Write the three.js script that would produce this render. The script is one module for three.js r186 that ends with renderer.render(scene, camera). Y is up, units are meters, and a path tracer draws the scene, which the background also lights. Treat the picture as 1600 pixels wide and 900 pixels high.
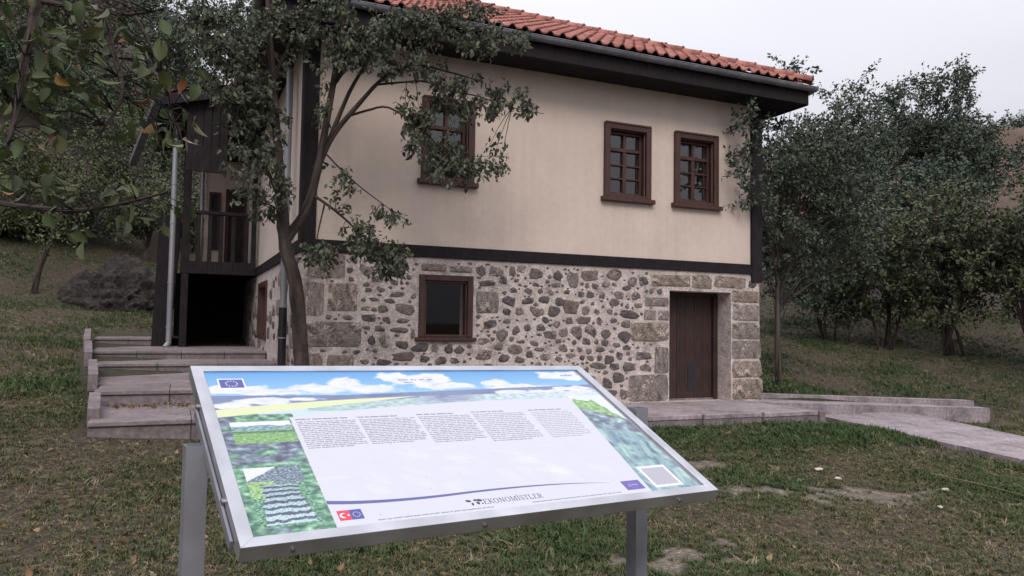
import * as THREE from 'three';
import { mergeGeometries } from 'three/addons/utils/BufferGeometryUtils.js';
import { ImprovedNoise } from 'three/addons/math/ImprovedNoise.js';

// ------------------------------------------------------------ camera, sky, sun, exposure
const scene = new THREE.Scene();
const camera = new THREE.PerspectiveCamera(41.46, 16 / 9, 0.1, 900);
camera.position.set(-1.526, 1.215, 10.596);
camera.rotation.set(0.0505, -0.41382, 0.015, 'YXZ');
camera.updateMatrixWorld(true);
const renderer = new THREE.WebGLRenderer({ antialias: true });
renderer.setSize(1024, 576);
renderer.toneMapping = THREE.LinearToneMapping;
renderer.toneMappingExposure = 1.0;
renderer.shadowMap.enabled = true;

const perlin = new ImprovedNoise();
const fbm = (x, y, z = 0, o = 4) => { let s = 0, a = 0.5, f = 1; for (let i = 0; i < o; i++) { s += a * perlin.noise(x * f + 3.7 * i, y * f + 9.1 * i, z * f); a *= 0.5; f *= 2.03; } return s; };
{ // overcast sky: brighter overhead than at the horizon, soft cloud structure
  const W = 512, H = 256, d = new Float32Array(W * H * 4);
  for (let j = 0; j < H; j++) for (let i = 0; i < W; i++) {
    const el = ((j + 0.5) / H - 0.5) * Math.PI, az = (i + 0.5) / W * Math.PI * 2;
    const s = Math.max(0, Math.sin(el)), cx = Math.cos(az) * Math.cos(el), cz = Math.sin(az) * Math.cos(el);
    const k = 1 / (0.25 + s);
    const n = fbm(cx * k * 0.55 + 5, cz * k * 0.55 + 2, s * 2, 5);
    let L = (0.46 + 0.92 * s) * (1 + 0.3 * n) * 1.12;
    if (el < 0) L = 0.42;
    const o = (j * W + i) * 4;
    d[o] = L * 0.965; d[o + 1] = L * 0.965; d[o + 2] = L * 1.06; d[o + 3] = 1;
  }
  const t = new THREE.DataTexture(d, W, H, THREE.RGBAFormat, THREE.FloatType);
  t.mapping = THREE.EquirectangularReflectionMapping; t.magFilter = THREE.LinearFilter; t.minFilter = THREE.LinearFilter; t.wrapS = THREE.RepeatWrapping; t.needsUpdate = true;
  scene.background = t; scene.environment = t;
}
const sun = new THREE.DirectionalLight(0xfff4ea, 1.5);
sun.position.set(-7, 26, 27); sun.target.position.set(2, 0, 0);
sun.castShadow = true; sun.shadow.radius = 45; sun.shadow.mapSize.set(2048, 2048);
Object.assign(sun.shadow.camera, { left: -35, right: 35, top: 35, bottom: -35, near: 1, far: 120 });
scene.add(sun, sun.target);

// ------------------------------------------------------------ helpers
function rng(seed) { let a = seed >>> 0; return () => { a = (a + 0x6D2B79F5) | 0; let t = Math.imul(a ^ (a >>> 15), 1 | a); t = (t + Math.imul(t ^ (t >>> 7), 61 | t)) ^ t; return ((t ^ (t >>> 14)) >>> 0) / 4294967296; }; }
const V = (x, y, z) => new THREE.Vector3(x, y, z);
const lerp = (a, b, t) => a + (b - a) * t, clamp = (x, a = 0, b = 1) => Math.min(b, Math.max(a, x)), sm = (a, b, x) => { const t = clamp((x - a) / (b - a)); return t * t * (3 - 2 * t); };
const used = {};
const numbered = (n) => { const k = used[n] = (used[n] ?? -1) + 1; return k ? n + '_' + String(k).padStart(3, '0') : n; };
function tag(o, label, category, group, kind) { o.userData.label = label; if (category) o.userData.category = category; if (group) o.userData.group = group; if (kind) o.userData.kind = kind; return o; }
function thing(name, label, category, pos = [0, 0, 0], group) { const g = new THREE.Group(); g.name = numbered(name); g.position.set(...pos); tag(g, label, category, group); scene.add(g); return g; }
function mesh(name, geo, mat, parent, pos, rotY) { const m = new THREE.Mesh(geo, mat); m.name = name; m.castShadow = m.receiveShadow = true; if (pos) m.position.set(...pos); if (rotY) m.rotation.y = rotY; parent.add(m); return m; }
function sub(name, parent, pos) { const g = new THREE.Group(); g.name = name; if (pos) g.position.set(...pos); parent.add(g); return g; }
// a point seen at picture position (u, v) of 1600 x 900 and a given forward distance, used once to lay plants out in the world
const at = (u, v, D) => V((u - 800) / 1189 * D, (450 - v) / 1189 * D, -D).applyMatrix4(camera.matrixWorld);
const atZ = (u, v, z) => { const p = at(u, v, 1).sub(camera.position); return camera.position.clone().addScaledVector(p, (z - camera.position.z) / p.z); };
function planarUV(g) { // uv in metres from the dominant direction of each face
  if (g.index) { const h = g.toNonIndexed(); g.dispose(); g = h; }
  const p = g.attributes.position, uv = new Float32Array(p.count * 2), a = V(), b = V(), c = V();
  for (let i = 0; i < p.count; i += 3) {
    a.fromBufferAttribute(p, i); b.fromBufferAttribute(p, i + 1); c.fromBufferAttribute(p, i + 2);
    const n = b.clone().sub(a).cross(c.clone().sub(a)), x = Math.abs(n.x), y = Math.abs(n.y), z = Math.abs(n.z);
    [a, b, c].forEach((v, k) => { const o = (i + k) * 2; if (x >= y && x >= z) { uv[o] = v.z; uv[o + 1] = v.y; } else if (y >= z) { uv[o] = v.x; uv[o + 1] = v.z; } else { uv[o] = v.x; uv[o + 1] = v.y; } });
  }
  g.setAttribute('uv', new THREE.BufferAttribute(uv, 2)); return g;
}
function cbox(x0, x1, y0, y1, z0, z1, c = 0.006) { // box with chamfered edges
  const s = new THREE.Shape(), w = x1 - x0 - 2 * c, h = y1 - y0 - 2 * c, d = z1 - z0 - 2 * c;
  s.moveTo(-w / 2, -h / 2); s.lineTo(w / 2, -h / 2); s.lineTo(w / 2, h / 2); s.lineTo(-w / 2, h / 2);
  const g = new THREE.ExtrudeGeometry(s, { depth: d, bevelEnabled: true, bevelSize: c, bevelThickness: c, bevelSegments: 1, steps: 1 });
  g.translate((x0 + x1) / 2, (y0 + y1) / 2, z0 + c); return planarUV(g);
}
function box(x0, x1, y0, y1, z0, z1) { const g = new THREE.BoxGeometry(x1 - x0, y1 - y0, z1 - z0); g.translate((x0 + x1) / 2, (y0 + y1) / 2, (z0 + z1) / 2); return planarUV(g); }
function beam(a, b, w, h, c = 0.006) { // chamfered bar from a to b
  const L = a.distanceTo(b), g = cbox(-w / 2, w / 2, -h / 2, h / 2, 0, L, c), m = new THREE.Matrix4(), z = b.clone().sub(a).normalize();
  const up = Math.abs(z.y) > 0.95 ? V(0, 0, 1) : V(0, 1, 0), x = up.clone().cross(z).normalize(), y = z.clone().cross(x);
  m.makeBasis(x, y, z).setPosition(a); g.applyMatrix4(m); return g;
}
function tube(pts, r0, r1, seg = 7, n = 0, wob = 0, seed = 1) { // tapered limb through points
  const cv = new THREE.CatmullRomCurve3(pts, false, 'centripetal'), N = n || Math.max(3, pts.length * 3), R = rng(seed);
  const pos = [], idx = [], uv = []; let px = V(1, 0, 0.2).normalize();
  for (let i = 0; i <= N; i++) {
    const t = i / N, c = cv.getPointAt(t), d = cv.getTangentAt(t), x = px.clone().sub(d.clone().multiplyScalar(px.dot(d))).normalize(), y = d.clone().cross(x); px = x;
    const r = lerp(r0, r1, Math.pow(t, 0.8));
    for (let k = 0; k <= seg; k++) { const a = k / seg * Math.PI * 2, rr = r * (1 + wob * (k === seg ? 0 : (R() - 0.5)) * (k === 0 ? 0 : 1)); pos.push(c.x + (x.x * Math.cos(a) + y.x * Math.sin(a)) * rr, c.y + (x.y * Math.cos(a) + y.y * Math.sin(a)) * rr, c.z + (x.z * Math.cos(a) + y.z * Math.sin(a)) * rr); uv.push(k / seg * 0.4, t * 2); }
  }
  for (let i = 0; i < N; i++) for (let k = 0; k < seg; k++) { const a = i * (seg + 1) + k, b = a + 1, c = a + seg + 1, d = c + 1; idx.push(a, b, c, b, d, c); }
  const g = new THREE.BufferGeometry(); g.setAttribute('position', new THREE.Float32BufferAttribute(pos, 3)); g.setAttribute('uv', new THREE.Float32BufferAttribute(uv, 2)); g.setIndex(idx); g.computeVertexNormals(); return g;
}
function pipe(pts, r, seg = 12) { const c = new THREE.CurvePath(); for (let i = 0; i + 1 < pts.length; i++) c.add(new THREE.LineCurve3(pts[i], pts[i + 1])); return mergeGeometries(pts.slice(0, -1).map((p, i) => { const q = pts[i + 1], g = new THREE.CylinderGeometry(r, r, p.distanceTo(q) + r * 0.6, seg, 1); g.translate(0, p.distanceTo(q) / 2, 0); g.applyQuaternion(new THREE.Quaternion().setFromUnitVectors(V(0, 1, 0), q.clone().sub(p).normalize())); g.translate(p.x, p.y, p.z); return g; })); }
function cyl(r, h, pos, axis = 'y', seg = 12) { const g = new THREE.CylinderGeometry(r, r, h, seg); if (axis === 'x') g.rotateZ(Math.PI / 2); if (axis === 'z') g.rotateX(Math.PI / 2); g.translate(...pos); return g; }

// ------------------------------------------------------------ textures and materials
function dataTex(n, fn, srgb = true, rep = 1) {
  const d = new Uint8Array(n * n * 4);
  for (let j = 0; j < n; j++) for (let i = 0; i < n; i++) { const c = fn(i / n, j / n), o = (j * n + i) * 4; for (let k = 0; k < 3; k++) d[o + k] = clamp(Array.isArray(c) ? c[k] : c) * 255; d[o + 3] = 255; }
  const t = new THREE.DataTexture(d, n, n); t.wrapS = t.wrapT = THREE.RepeatWrapping; t.magFilter = THREE.LinearFilter; t.minFilter = THREE.LinearMipmapLinearFilter; t.generateMipmaps = true;
  if (srgb) t.colorSpace = THREE.SRGBColorSpace; t.repeat.set(rep, rep); t.needsUpdate = true; return t;
}
// noise that tiles: blends two shifted copies
const tile = (f) => (u, v) => { const a = f(u, v), b = f(u - 1, v), c = f(u, v - 1), d = f(u - 1, v - 1), x = sm(0, 1, u), y = sm(0, 1, v); return lerp(lerp(a, b, x), lerp(c, d, x), y); };
const rockN = tile((u, v) => fbm(u * 7, v * 7, 1.3, 5)), fineN = tile((u, v) => fbm(u * 30, v * 30, 7.7, 3)), woodN = tile((u, v) => fbm(u * 26, v * 1.6, 2.2, 4)), blotN = tile((u, v) => fbm(u * 3, v * 3, 4.4, 4)), streakN = tile((u, v) => fbm(u * 22, v * 0.8, 8.8, 3)), barkN = tile((u, v) => fbm(u * 12, v * 3, 6.1, 4));
const T = {
  rock: dataTex(256, (u, v) => { const n = rockN(u, v), f = fineN(u, v); const s = 0.68 + n * 0.5 + f * 0.5 + 0.26 * sm(0.1, 0.2, blotN(v, u) + f * 0.5); return [s * 1.02, s * 0.99, s * 0.97]; }, true, 1.7),
  rockBump: dataTex(256, (u, v) => 0.5 + rockN(u, v) * 0.6 + fineN(u, v) * 0.7, false, 1.7),
  mortar: dataTex(256, (u, v) => { const s = 0.88 + blotN(u, v) * 0.26 + fineN(u, v) * 0.4 + rockN(u, v) * 0.25; return [s, s * 0.985, s * 0.97]; }, true, 1.1),
  mortarBump: dataTex(256, (u, v) => 0.5 + rockN(u, v) * 0.5 + fineN(u, v) * 0.7, false, 1.1),
  plaster: dataTex(512, (u, v) => { const s = 0.93 + blotN(u, v) * 0.07 + streakN(u, v) * 0.05 + fineN(u, v) * 0.04; return [s, s * 0.995, s * 0.985]; }, true, 0.35),
  plasterBump: dataTex(256, (u, v) => 0.5 + fineN(u, v) * 0.9 + rockN(u, v) * 0.3, false, 1.6),
  wood: dataTex(256, (u, v) => { const s = 0.78 + woodN(u, v) * 0.6 + fineN(u, v) * 0.15; return [s, s * 0.97, s * 0.95]; }, true, 2),
  woodBump: dataTex(256, (u, v) => 0.5 + woodN(u, v) * 1.1, false, 2),
  concrete: dataTex(256, (u, v) => { const s = 0.82 + blotN(u, v) * 0.26 + fineN(u, v) * 0.3 + rockN(u, v) * 0.16; return [s * 1.01, s * 0.985, s]; }, true, 0.7),
  concreteBump: dataTex(256, (u, v) => 0.5 + fineN(u, v) * 0.9, false, 1.5),
  clay: dataTex(256, (u, v) => { const s = 0.82 + blotN(u, v) * 0.45 + rockN(u, v) * 0.3 + fineN(u, v) * 0.2; return [s, s * 0.96, s * 0.94]; }, true, 0.9),
  metal: dataTex(256, (u, v) => { const s = 0.86 + rockN(u, v) * 0.22 + blotN(u, v) * 0.16; return [s, s, s]; }, true, 1.2),
  bark: dataTex(256, (u, v) => { const s = 0.66 + barkN(u, v) * 0.9 + fineN(u, v) * 0.2; return [s, s * 0.97, s * 0.94]; }, true, 1),
  barkBump: dataTex(256, (u, v) => 0.5 + barkN(u, v) * 1.2, false, 1),
  soil: dataTex(512, (u, v) => { const s = 0.72 + fineN(u, v) * 0.75 + rockN(u, v) * 0.4; return [s, s * 0.98, s * 0.95]; }, true, 1.2),
  soilBump: dataTex(256, (u, v) => 0.5 + rockN(u, v) * 0.5 + fineN(u, v) * 0.9, false, 1.2),
};
const lin = (r, g, b) => new THREE.Color().setRGB(r, g, b);
const std = (c, o = {}) => new THREE.MeshStandardMaterial({ color: lin(...c), roughness: 0.85, ...o });
const M = {
  mortar: std([0.72, 0.645, 0.62], { map: T.mortar, bumpMap: T.mortarBump, bumpScale: 0.01, roughness: 0.97 }),
  plaster: std([0.79, 0.665, 0.595], { map: T.plaster, bumpMap: T.plasterBump, bumpScale: 0.0025, roughness: 0.93 }),
  timber: new THREE.MeshPhysicalMaterial({ color: lin(0.03, 0.025, 0.032), map: T.wood, bumpMap: T.woodBump, bumpScale: 0.003, roughness: 0.75, specularIntensity: 0.45 }),
  soffit: new THREE.MeshPhysicalMaterial({ color: lin(0.026, 0.023, 0.03), map: T.wood, bumpMap: T.woodBump, bumpScale: 0.003, roughness: 0.8, specularIntensity: 0.45 }),
  frame: std([0.105, 0.046, 0.038], { map: T.wood, bumpMap: T.woodBump, bumpScale: 0.002, roughness: 0.55 }),
  door: std([0.068, 0.034, 0.03], { map: T.wood, bumpMap: T.woodBump, bumpScale: 0.004, roughness: 0.7 }),
  doorB: std([0.056, 0.03, 0.028], { map: T.wood, bumpMap: T.woodBump, bumpScale: 0.004, roughness: 0.7 }),
  doorPatch: std([0.036, 0.03, 0.042], { map: T.wood, roughness: 0.6 }),
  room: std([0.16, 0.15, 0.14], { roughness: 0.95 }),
  gutter: std([0.27, 0.275, 0.31], { map: T.metal, metalness: 0.25, roughness: 0.5 }),
  zinc: std([0.44, 0.46, 0.50], { map: T.metal, metalness: 0.45, roughness: 0.48 }),
  blackPipe: std([0.014, 0.014, 0.016], { roughness: 0.4 }),
  glass: new THREE.MeshPhysicalMaterial({ color: 0xffffff, transmission: 1, roughness: 0.02, ior: 1.95, thickness: 0 }),
  glassLow: new THREE.MeshPhysicalMaterial({ color: 0xffffff, transmission: 1, roughness: 0.02, ior: 1.4, thickness: 0 }),
  concrete: std([0.52, 0.468, 0.478], { map: T.concrete, bumpMap: T.concreteBump, bumpScale: 0.003, roughness: 0.92 }),
  concreteB: std([0.47, 0.42, 0.43], { map: T.concrete, bumpMap: T.concreteBump, bumpScale: 0.003, roughness: 0.92 }),
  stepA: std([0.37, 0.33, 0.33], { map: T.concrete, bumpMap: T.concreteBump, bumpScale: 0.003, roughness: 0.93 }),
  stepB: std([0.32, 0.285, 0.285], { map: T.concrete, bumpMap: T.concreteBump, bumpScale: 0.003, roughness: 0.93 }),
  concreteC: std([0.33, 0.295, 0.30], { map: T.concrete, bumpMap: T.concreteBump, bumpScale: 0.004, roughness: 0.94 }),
  alu: std([0.80, 0.81, 0.86], { map: T.metal, metalness: 0.85, roughness: 0.38 }),
  post: std([0.40, 0.41, 0.46], { map: T.metal, metalness: 0.4, roughness: 0.45 }),
  bolt: std([0.3, 0.3, 0.32], { metalness: 0.9, roughness: 0.35 }),
  bark: std([0.125, 0.098, 0.09], { map: T.bark, bumpMap: T.barkBump, bumpScale: 0.03, roughness: 0.95 }),
  barkPale: std([0.16, 0.145, 0.13], { map: T.bark, bumpMap: T.barkBump, bumpScale: 0.01, roughness: 0.95 }),
  leaf: new THREE.MeshPhysicalMaterial({ color: 0xffffff, roughness: 0.62, specularIntensity: 0.45, transmission: 0.3, thickness: 0, side: THREE.DoubleSide }),
  leafFar: new THREE.MeshPhysicalMaterial({ color: 0xffffff, roughness: 0.62, specularIntensity: 0.65, side: THREE.DoubleSide }),
  grass: new THREE.MeshPhysicalMaterial({ color: 0xffffff, roughness: 0.8, specularIntensity: 0.4, side: THREE.DoubleSide }),
  rockDark: std([0.085, 0.075, 0.072], { map: T.rock, bumpMap: T.rockBump, bumpScale: 0.06, roughness: 0.97 }),
  stick: std([0.38, 0.28, 0.17], { map: T.wood, roughness: 0.8 }),
  pale: std([0.55, 0.53, 0.47], { roughness: 0.9 }),
};
const stoneMats = [[0.27, 0.245, 0.255], [0.33, 0.295, 0.29], [0.41, 0.36, 0.335], [0.24, 0.22, 0.235], [0.37, 0.31, 0.285], [0.49, 0.435, 0.405]].map((c) => std(c, { map: T.rock, bumpMap: T.rockBump, bumpScale: 0.012, roughness: 0.95 }));
const blockMats = [[0.53, 0.46, 0.405], [0.49, 0.445, 0.41], [0.57, 0.49, 0.44], [0.62, 0.55, 0.515]].map((c) => std(c, { map: T.rock, bumpMap: T.rockBump, bumpScale: 0.012, roughness: 0.96 }));
const tileMats = [[0.57, 0.24, 0.20], [0.62, 0.275, 0.23], [0.51, 0.205, 0.17], [0.65, 0.31, 0.265], [0.55, 0.24, 0.205]].map((c) => std(c, { map: T.clay, roughness: 0.85 }));

// ------------------------------------------------------------ terrain
const ctl = [[-1.5, 10.6, -0.36], [-1.5, 15, -0.5], [6, 12, -0.5], [-8, 12, -0.3], [0, 6, -0.25], [4, 5, -0.3], [7.4, 5, -0.37], [9.0, 4, -0.42], [8.9, 6.5, -0.48], [10.8, 3.5, -0.42], [12, 7, -0.5], [-2, 2.5, 0.07], [-1, 2.45, 0.02], [0.5, 2, -0.1], [1, 0.2, -0.1], [4, 2, -0.16], [7.4, 2.1, -0.19], [4, 0.2, -0.14], [8.8, 1.6, -0.32], [10.5, 1.5, -0.38],
  [-2.7, 1, 0.24], [-2.9, -2.2, 0.47], [-3.3, -4, 0.62], [-3.6, -7.5, 0.82], [-4.5, 2.6, 0.08], [-5.3, -10.8, 1.19], [-4.6, -1.5, 0.36], [-5, -17, 2.0], [-3.2, -16.4, 1.85], [-0.5, -3, 0.4], [-0.5, -6, 0.55], [-1, -12, 1.1], [3, -4, 0.1], [6, -6, 0.5],
  [12.5, 0.1, -0.4], [8.5, -0.3, -0.2], [10.5, -0.15, -0.27], [14.5, 0.3, -0.42], [14, -1.2, -0.15], [9.8, -1.5, 0.08], [11, -2.6, 0.14], [17, -8.6, 1.25], [20, -6.2, 0.95], [20.9, -3.6, 0.8], [16, 1.5, -0.3], [20, 5, -0.4], [-10, 6, 0.1], [-14, 0, 0.8], [-10, -10, 1.6]];
const tps = (() => {
  const n = ctl.length, N = n + 3, A = [], phi = (r2) => (r2 > 1e-9 ? 0.5 * r2 * Math.log(r2) : 0);
  for (let i = 0; i < N; i++) A.push(new Float64Array(N + 1));
  for (let i = 0; i < n; i++) { for (let j = 0; j < n; j++) A[i][j] = phi((ctl[i][0] - ctl[j][0]) ** 2 + (ctl[i][1] - ctl[j][1]) ** 2); A[i][i] += 0.02; A[i][n] = A[n][i] = 1; A[i][n + 1] = A[n + 1][i] = ctl[i][0]; A[i][n + 2] = A[n + 2][i] = ctl[i][1]; A[i][N] = ctl[i][2]; }
  for (let c = 0; c < N; c++) { let p = c; for (let r = c + 1; r < N; r++) if (Math.abs(A[r][c]) > Math.abs(A[p][c])) p = r; [A[c], A[p]] = [A[p], A[c]]; for (let r = 0; r < N; r++) if (r !== c) { const k = A[r][c] / A[c][c]; if (k) for (let q = c; q <= N; q++) A[r][q] -= k * A[c][q]; } }
  const w = A.map((r, i) => r[N] / r[i]);
  return (x, z) => { let s = w[n] + w[n + 1] * x + w[n + 2] * z; for (let i = 0; i < n; i++) s += w[i] * phi((x - ctl[i][0]) ** 2 + (z - ctl[i][1]) ** 2); return s; };
})();
const CX = -1.526, CZ = 10.596, HEAD = 0.41382, R0 = 25, R1 = 85;
// rise of the hill's crest against the bearing from the viewing spot (degrees right of the picture's middle)
const crest = [[-180, 0.02], [-120, 0.1], [-90, 0.3], [-60, 0.45], [-34, 0.47], [-28, 0.39], [-23.3, 0.31], [-18, 0.25], [-10, 0.17], [5, 0.14], [18, 0.19], [22.8, 0.235], [27, 0.236], [33, 0.228], [36, 0.24], [45, 0.22], [60, 0.14], [90, 0.06], [130, 0.0], [180, 0.02]];
const crestAt = (deg) => { for (let i = 0; i + 1 < crest.length; i++) if (deg <= crest[i + 1][0]) return lerp(crest[i][1], crest[i + 1][1], sm(crest[i][0], crest[i + 1][0], deg)); return 0; };
function groundY(x, z) {
  const dx = x - CX, dz = z - CZ, r = Math.hypot(dx, dz);
  const k = Math.min(1, R0 / Math.max(r, 1e-6));
  let y = clamp(tps(CX + dx * k, CZ + dz * k), -1.2, 3);
  y += fbm(x * 0.9, z * 0.9, 0.5, 3) * 0.05;
  if (r > R0) {
    const deg = ((Math.atan2(dx, -dz) - HEAD) * 180 / Math.PI + 540) % 360 - 180, top = 1.2 + R1 * crestAt(deg);
    const t = clamp((r - R0) / (R1 - R0));
    y = lerp(y, top, Math.pow(t, 1.12)) + fbm(x * 0.06, z * 0.06, 3, 5) * 7 * t * (top > 6 ? 1 : 0.3) + fbm(x * 0.3, z * 0.3, 1, 3) * 0.9 * sm(0, 0.3, t);
    if (r > R1) y -= (r - R1) * 0.12;
  }
  return y;
}
// the places where nothing grows: house, steps, slabs, path
function paved(x, z) {
  if (x > -0.12 && x < 8.1 && z < 0.02 && z > -11.2) return true;
  if (x > -2.75 && x < -0.3 && z > 0.6 && z < 2.42) return x > -2.4;
  if (x < 0 && z <= 0.85 && z > -10.2 && x > lerp(-2.42, -3.1, clamp((0.85 - z) / 5))) return true;
  if (x > 3.1 && x < 7.56 && z > 0 && z < 1.85) return true;
  if (x > 7.2 && x < 14.2 && z > lerp(-1.2, -0.6, (x - 7.2) / 7) && z < lerp(0.46, 0.95, (x - 7.2) / 5.5) && !(x > 12.85 && z > 0.2)) return true;
  if (z >= 0.9 && z < 13 && x > pathL(z) - 0.03 && x < pathR(z) + 0.03) return true;
  return false;
}
const pathL = (z) => z < 1.2 ? 8.32 : lerp(8.32, 7.75, clamp((z - 1.2) / 5)) - Math.max(0, z - 6.2) * 0.03, pathR = (z) => z < 1.2 ? 10.25 : lerp(10.25, 9.55, clamp((z - 1.2) / 3)) - Math.max(0, z - 4.2) * 0.03;
const sand = [[3.65, 3.95, 0.5, 0.22], [3.6, 5.0, 0.55, 0.2], [4.55, 5.45, 0.75, 0.26], [4.2, 5.2, 0.5, 0.2], [1.6, 6.4, 0.5, 0.25], [4.8, 7.4, 0.4, 0.2]];
const drift = (x, z) => Math.max(...sand.map(([a, b, rx, rz]) => 1 - Math.hypot((x - a) / rx, (z - b) / rz) + fbm(x * 4, z * 4, 2, 4) * 2.6));
const lush = (x, z) => clamp(0.45 + fbm(x * 0.55, z * 0.55, 9, 4) * 1.7 + (x > 3 && z > 1.7 && z < 3.4 ? 0.35 : 0) - (x < -1.2 && z > 2.2 ? 0.22 : 0));
{
  const rings = [0.3], pos = [], col = [], uv = [], idx = [], S = 400;
  while (rings[rings.length - 1] < 420) { const r = rings[rings.length - 1]; rings.push(r < 3 ? r + 0.3 : r < 32 ? r * 1.012 + 0.025 : r * 1.045); }
  const c = new THREE.Color();
  rings.forEach((r) => {
    for (let k = 0; k < S; k++) {
      const a = k / S * Math.PI * 2, x = CX + Math.sin(a) * r, z = CZ - Math.cos(a) * r, y = groundY(x, z);
      pos.push(x, y, z); uv.push(x, z);
      const n = fbm(x * 0.8, z * 0.8, 5, 4), l = lush(x, z), f = fbm(x * 7, z * 7, 1, 2), hill = sm(22, 34, r), s = r < 16 ? clamp(drift(x, z) * 2) : 0;
      let R = lerp(0.135, 0.07, l) + f * 0.04, G = lerp(0.108, 0.084, l) + f * 0.034, B = lerp(0.072, 0.04, l) + f * 0.022;
      R = lerp(R, 0.42, s * 0.8); G = lerp(G, 0.37, s * 0.8); B = lerp(B, 0.32, s * 0.8);
      const h = clamp(0.5 + n * 1.5 + fbm(x * 0.15, z * 0.15, 2, 3)), red = sm(40, 60, r) * (x > 10 ? 1 : 0.5);
      R = lerp(R, lerp(lerp(0.07, 0.13, h), lerp(0.2, 0.3, h), red), hill); G = lerp(G, lerp(lerp(0.058, 0.095, h), lerp(0.14, 0.2, h), red), hill); B = lerp(B, lerp(lerp(0.04, 0.068, h), lerp(0.105, 0.155, h), red), hill);
      col.push(R, G, B);
    }
  });
  for (let i = 0; i + 1 < rings.length; i++) for (let k = 0; k < S; k++) { const a = i * S + k, b = i * S + (k + 1) % S, d = a + S, e = b + S; idx.push(a, b, d, b, e, d); }
  const cc = pos.length / 3; pos.push(CX, groundY(CX, CZ), CZ); uv.push(CX, CZ); col.push(0.09, 0.07, 0.05); for (let k = 0; k < S; k++) idx.push(cc, (k + 1) % S, k);
  const g = new THREE.BufferGeometry(); g.setAttribute('position', new THREE.Float32BufferAttribute(pos, 3)); g.setAttribute('uv', new THREE.Float32BufferAttribute(uv, 2)); g.setAttribute('color', new THREE.Float32BufferAttribute(col, 3)); g.setIndex(idx); g.computeVertexNormals();
  const m = mesh('ground', g, new THREE.MeshStandardMaterial({ vertexColors: true, map: T.soil, bumpMap: T.soilBump, bumpScale: 0.03, roughness: 0.97 }), scene);
  tag(m, 'sloping lawn and hillside of worn grass and brown earth', 'ground', null, 'structure');
}

// ------------------------------------------------------------ the house
const house = thing('village_house', 'two storey house with cream plaster upper floor over rubble stone base and red tiled roof', 'house');
const LX = 7.925, DZ = -11, Y1 = 2.2, Y2 = 2.37, Y3 = 5.2;
function wallWithHoles(w0, w1, y0, y1, t, holes) { // in the x-y plane, front face at z = 0, going back t
  const s = new THREE.Shape(); s.moveTo(w0, y0); s.lineTo(w1, y0); s.lineTo(w1, y1); s.lineTo(w0, y1);
  for (const [a, b, c, d] of holes) { const h = new THREE.Path(); h.moveTo(a, c); h.lineTo(a, d); h.lineTo(b, d); h.lineTo(b, c); s.holes.push(h); }
  const g = new THREE.ExtrudeGeometry(s, { depth: t, bevelEnabled: false }); g.translate(0, 0, -t); return planarUV(g);
}
// rubble stone: outline of n corners, shoulders and a worn cap
function stoneGeo(n, seed, power = 2, jit = 0.16, depth = 1, sw = 0.3, sh = 0.3) {
  const R = rng(seed), pos = [], idx = [], uv = [], rings = [[1, -0.5], [0.93, 0.55], [0.6, 0.95]], ang = [], rad = [], du = R() * 3, dv = R() * 3;
  const cut = () => 0.8 + R() * 0.14, rect = [[1, -cut()], [1, (R() - 0.5) * 0.4], [1, cut()], [cut(), 1], [(R() - 0.5) * 0.4, 1], [-cut(), 1], [-1, cut()], [-1, (R() - 0.5) * 0.4], [-1, -cut()], [-cut(), -1], [(R() - 0.5) * 0.4, -1], [cut(), -1]];
  for (let k = 0; k < n; k++) { if (power > 6) { ang.push(Math.atan2(rect[k][1], rect[k][0])); rad.push(1 + (R() - 0.5) * 2 * jit); continue; } ang.push((k + (R() - 0.5) * 0.5) / n * Math.PI * 2); rad.push(1 + (R() - 0.5) * 2 * jit); }
  for (const [f, z] of rings) for (let k = 0; k < n; k++) {
    const c = Math.cos(ang[k]), s = Math.sin(ang[k]), q = (power > 6 ? Math.hypot(rect[k][0], rect[k][1]) : Math.pow(Math.abs(c) ** power + Math.abs(s) ** power, -1 / power)) * rad[k] * f * (f < 0.9 ? 1 + (R() - 0.5) * 0.2 : 1);
    pos.push(c * q * 0.5, s * q * 0.5, (z + (z > 0 ? (R() - 0.5) * 0.5 : 0)) * depth); uv.push(c * q * 0.5 * sw + du, s * q * 0.5 * sh + dv);
  }
  pos.push(0, 0, depth * (0.9 + R() * 0.3)); uv.push(du, dv);
  for (let r = 0; r < 2; r++) for (let k = 0; k < n; k++) { const a = r * n + k, b = r * n + (k + 1) % n; idx.push(a, b, a + n, b, b + n, a + n); }
  for (let k = 0; k < n; k++) idx.push(2 * n + k, 2 * n + (k + 1) % n, 3 * n);
  const g = new THREE.BufferGeometry(); g.setAttribute('position', new THREE.Float32BufferAttribute(pos, 3)); g.setAttribute('uv', new THREE.Float32BufferAttribute(uv, 2)); g.setIndex(idx); g.computeVertexNormals(); return g;
}
const rubble = []; for (let i = 0; i < 24; i++) rubble.push(stoneGeo(7 + i % 3, 100 + i, [2.3, 3.4, 4.5, 2.8][i % 4], 0.24, 1, 0.2, 0.14));
const blockG = []; for (let i = 0; i < 10; i++) blockG.push(stoneGeo(12, 300 + i, 7, 0.05, 1, 0.55, 0.3));
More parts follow.
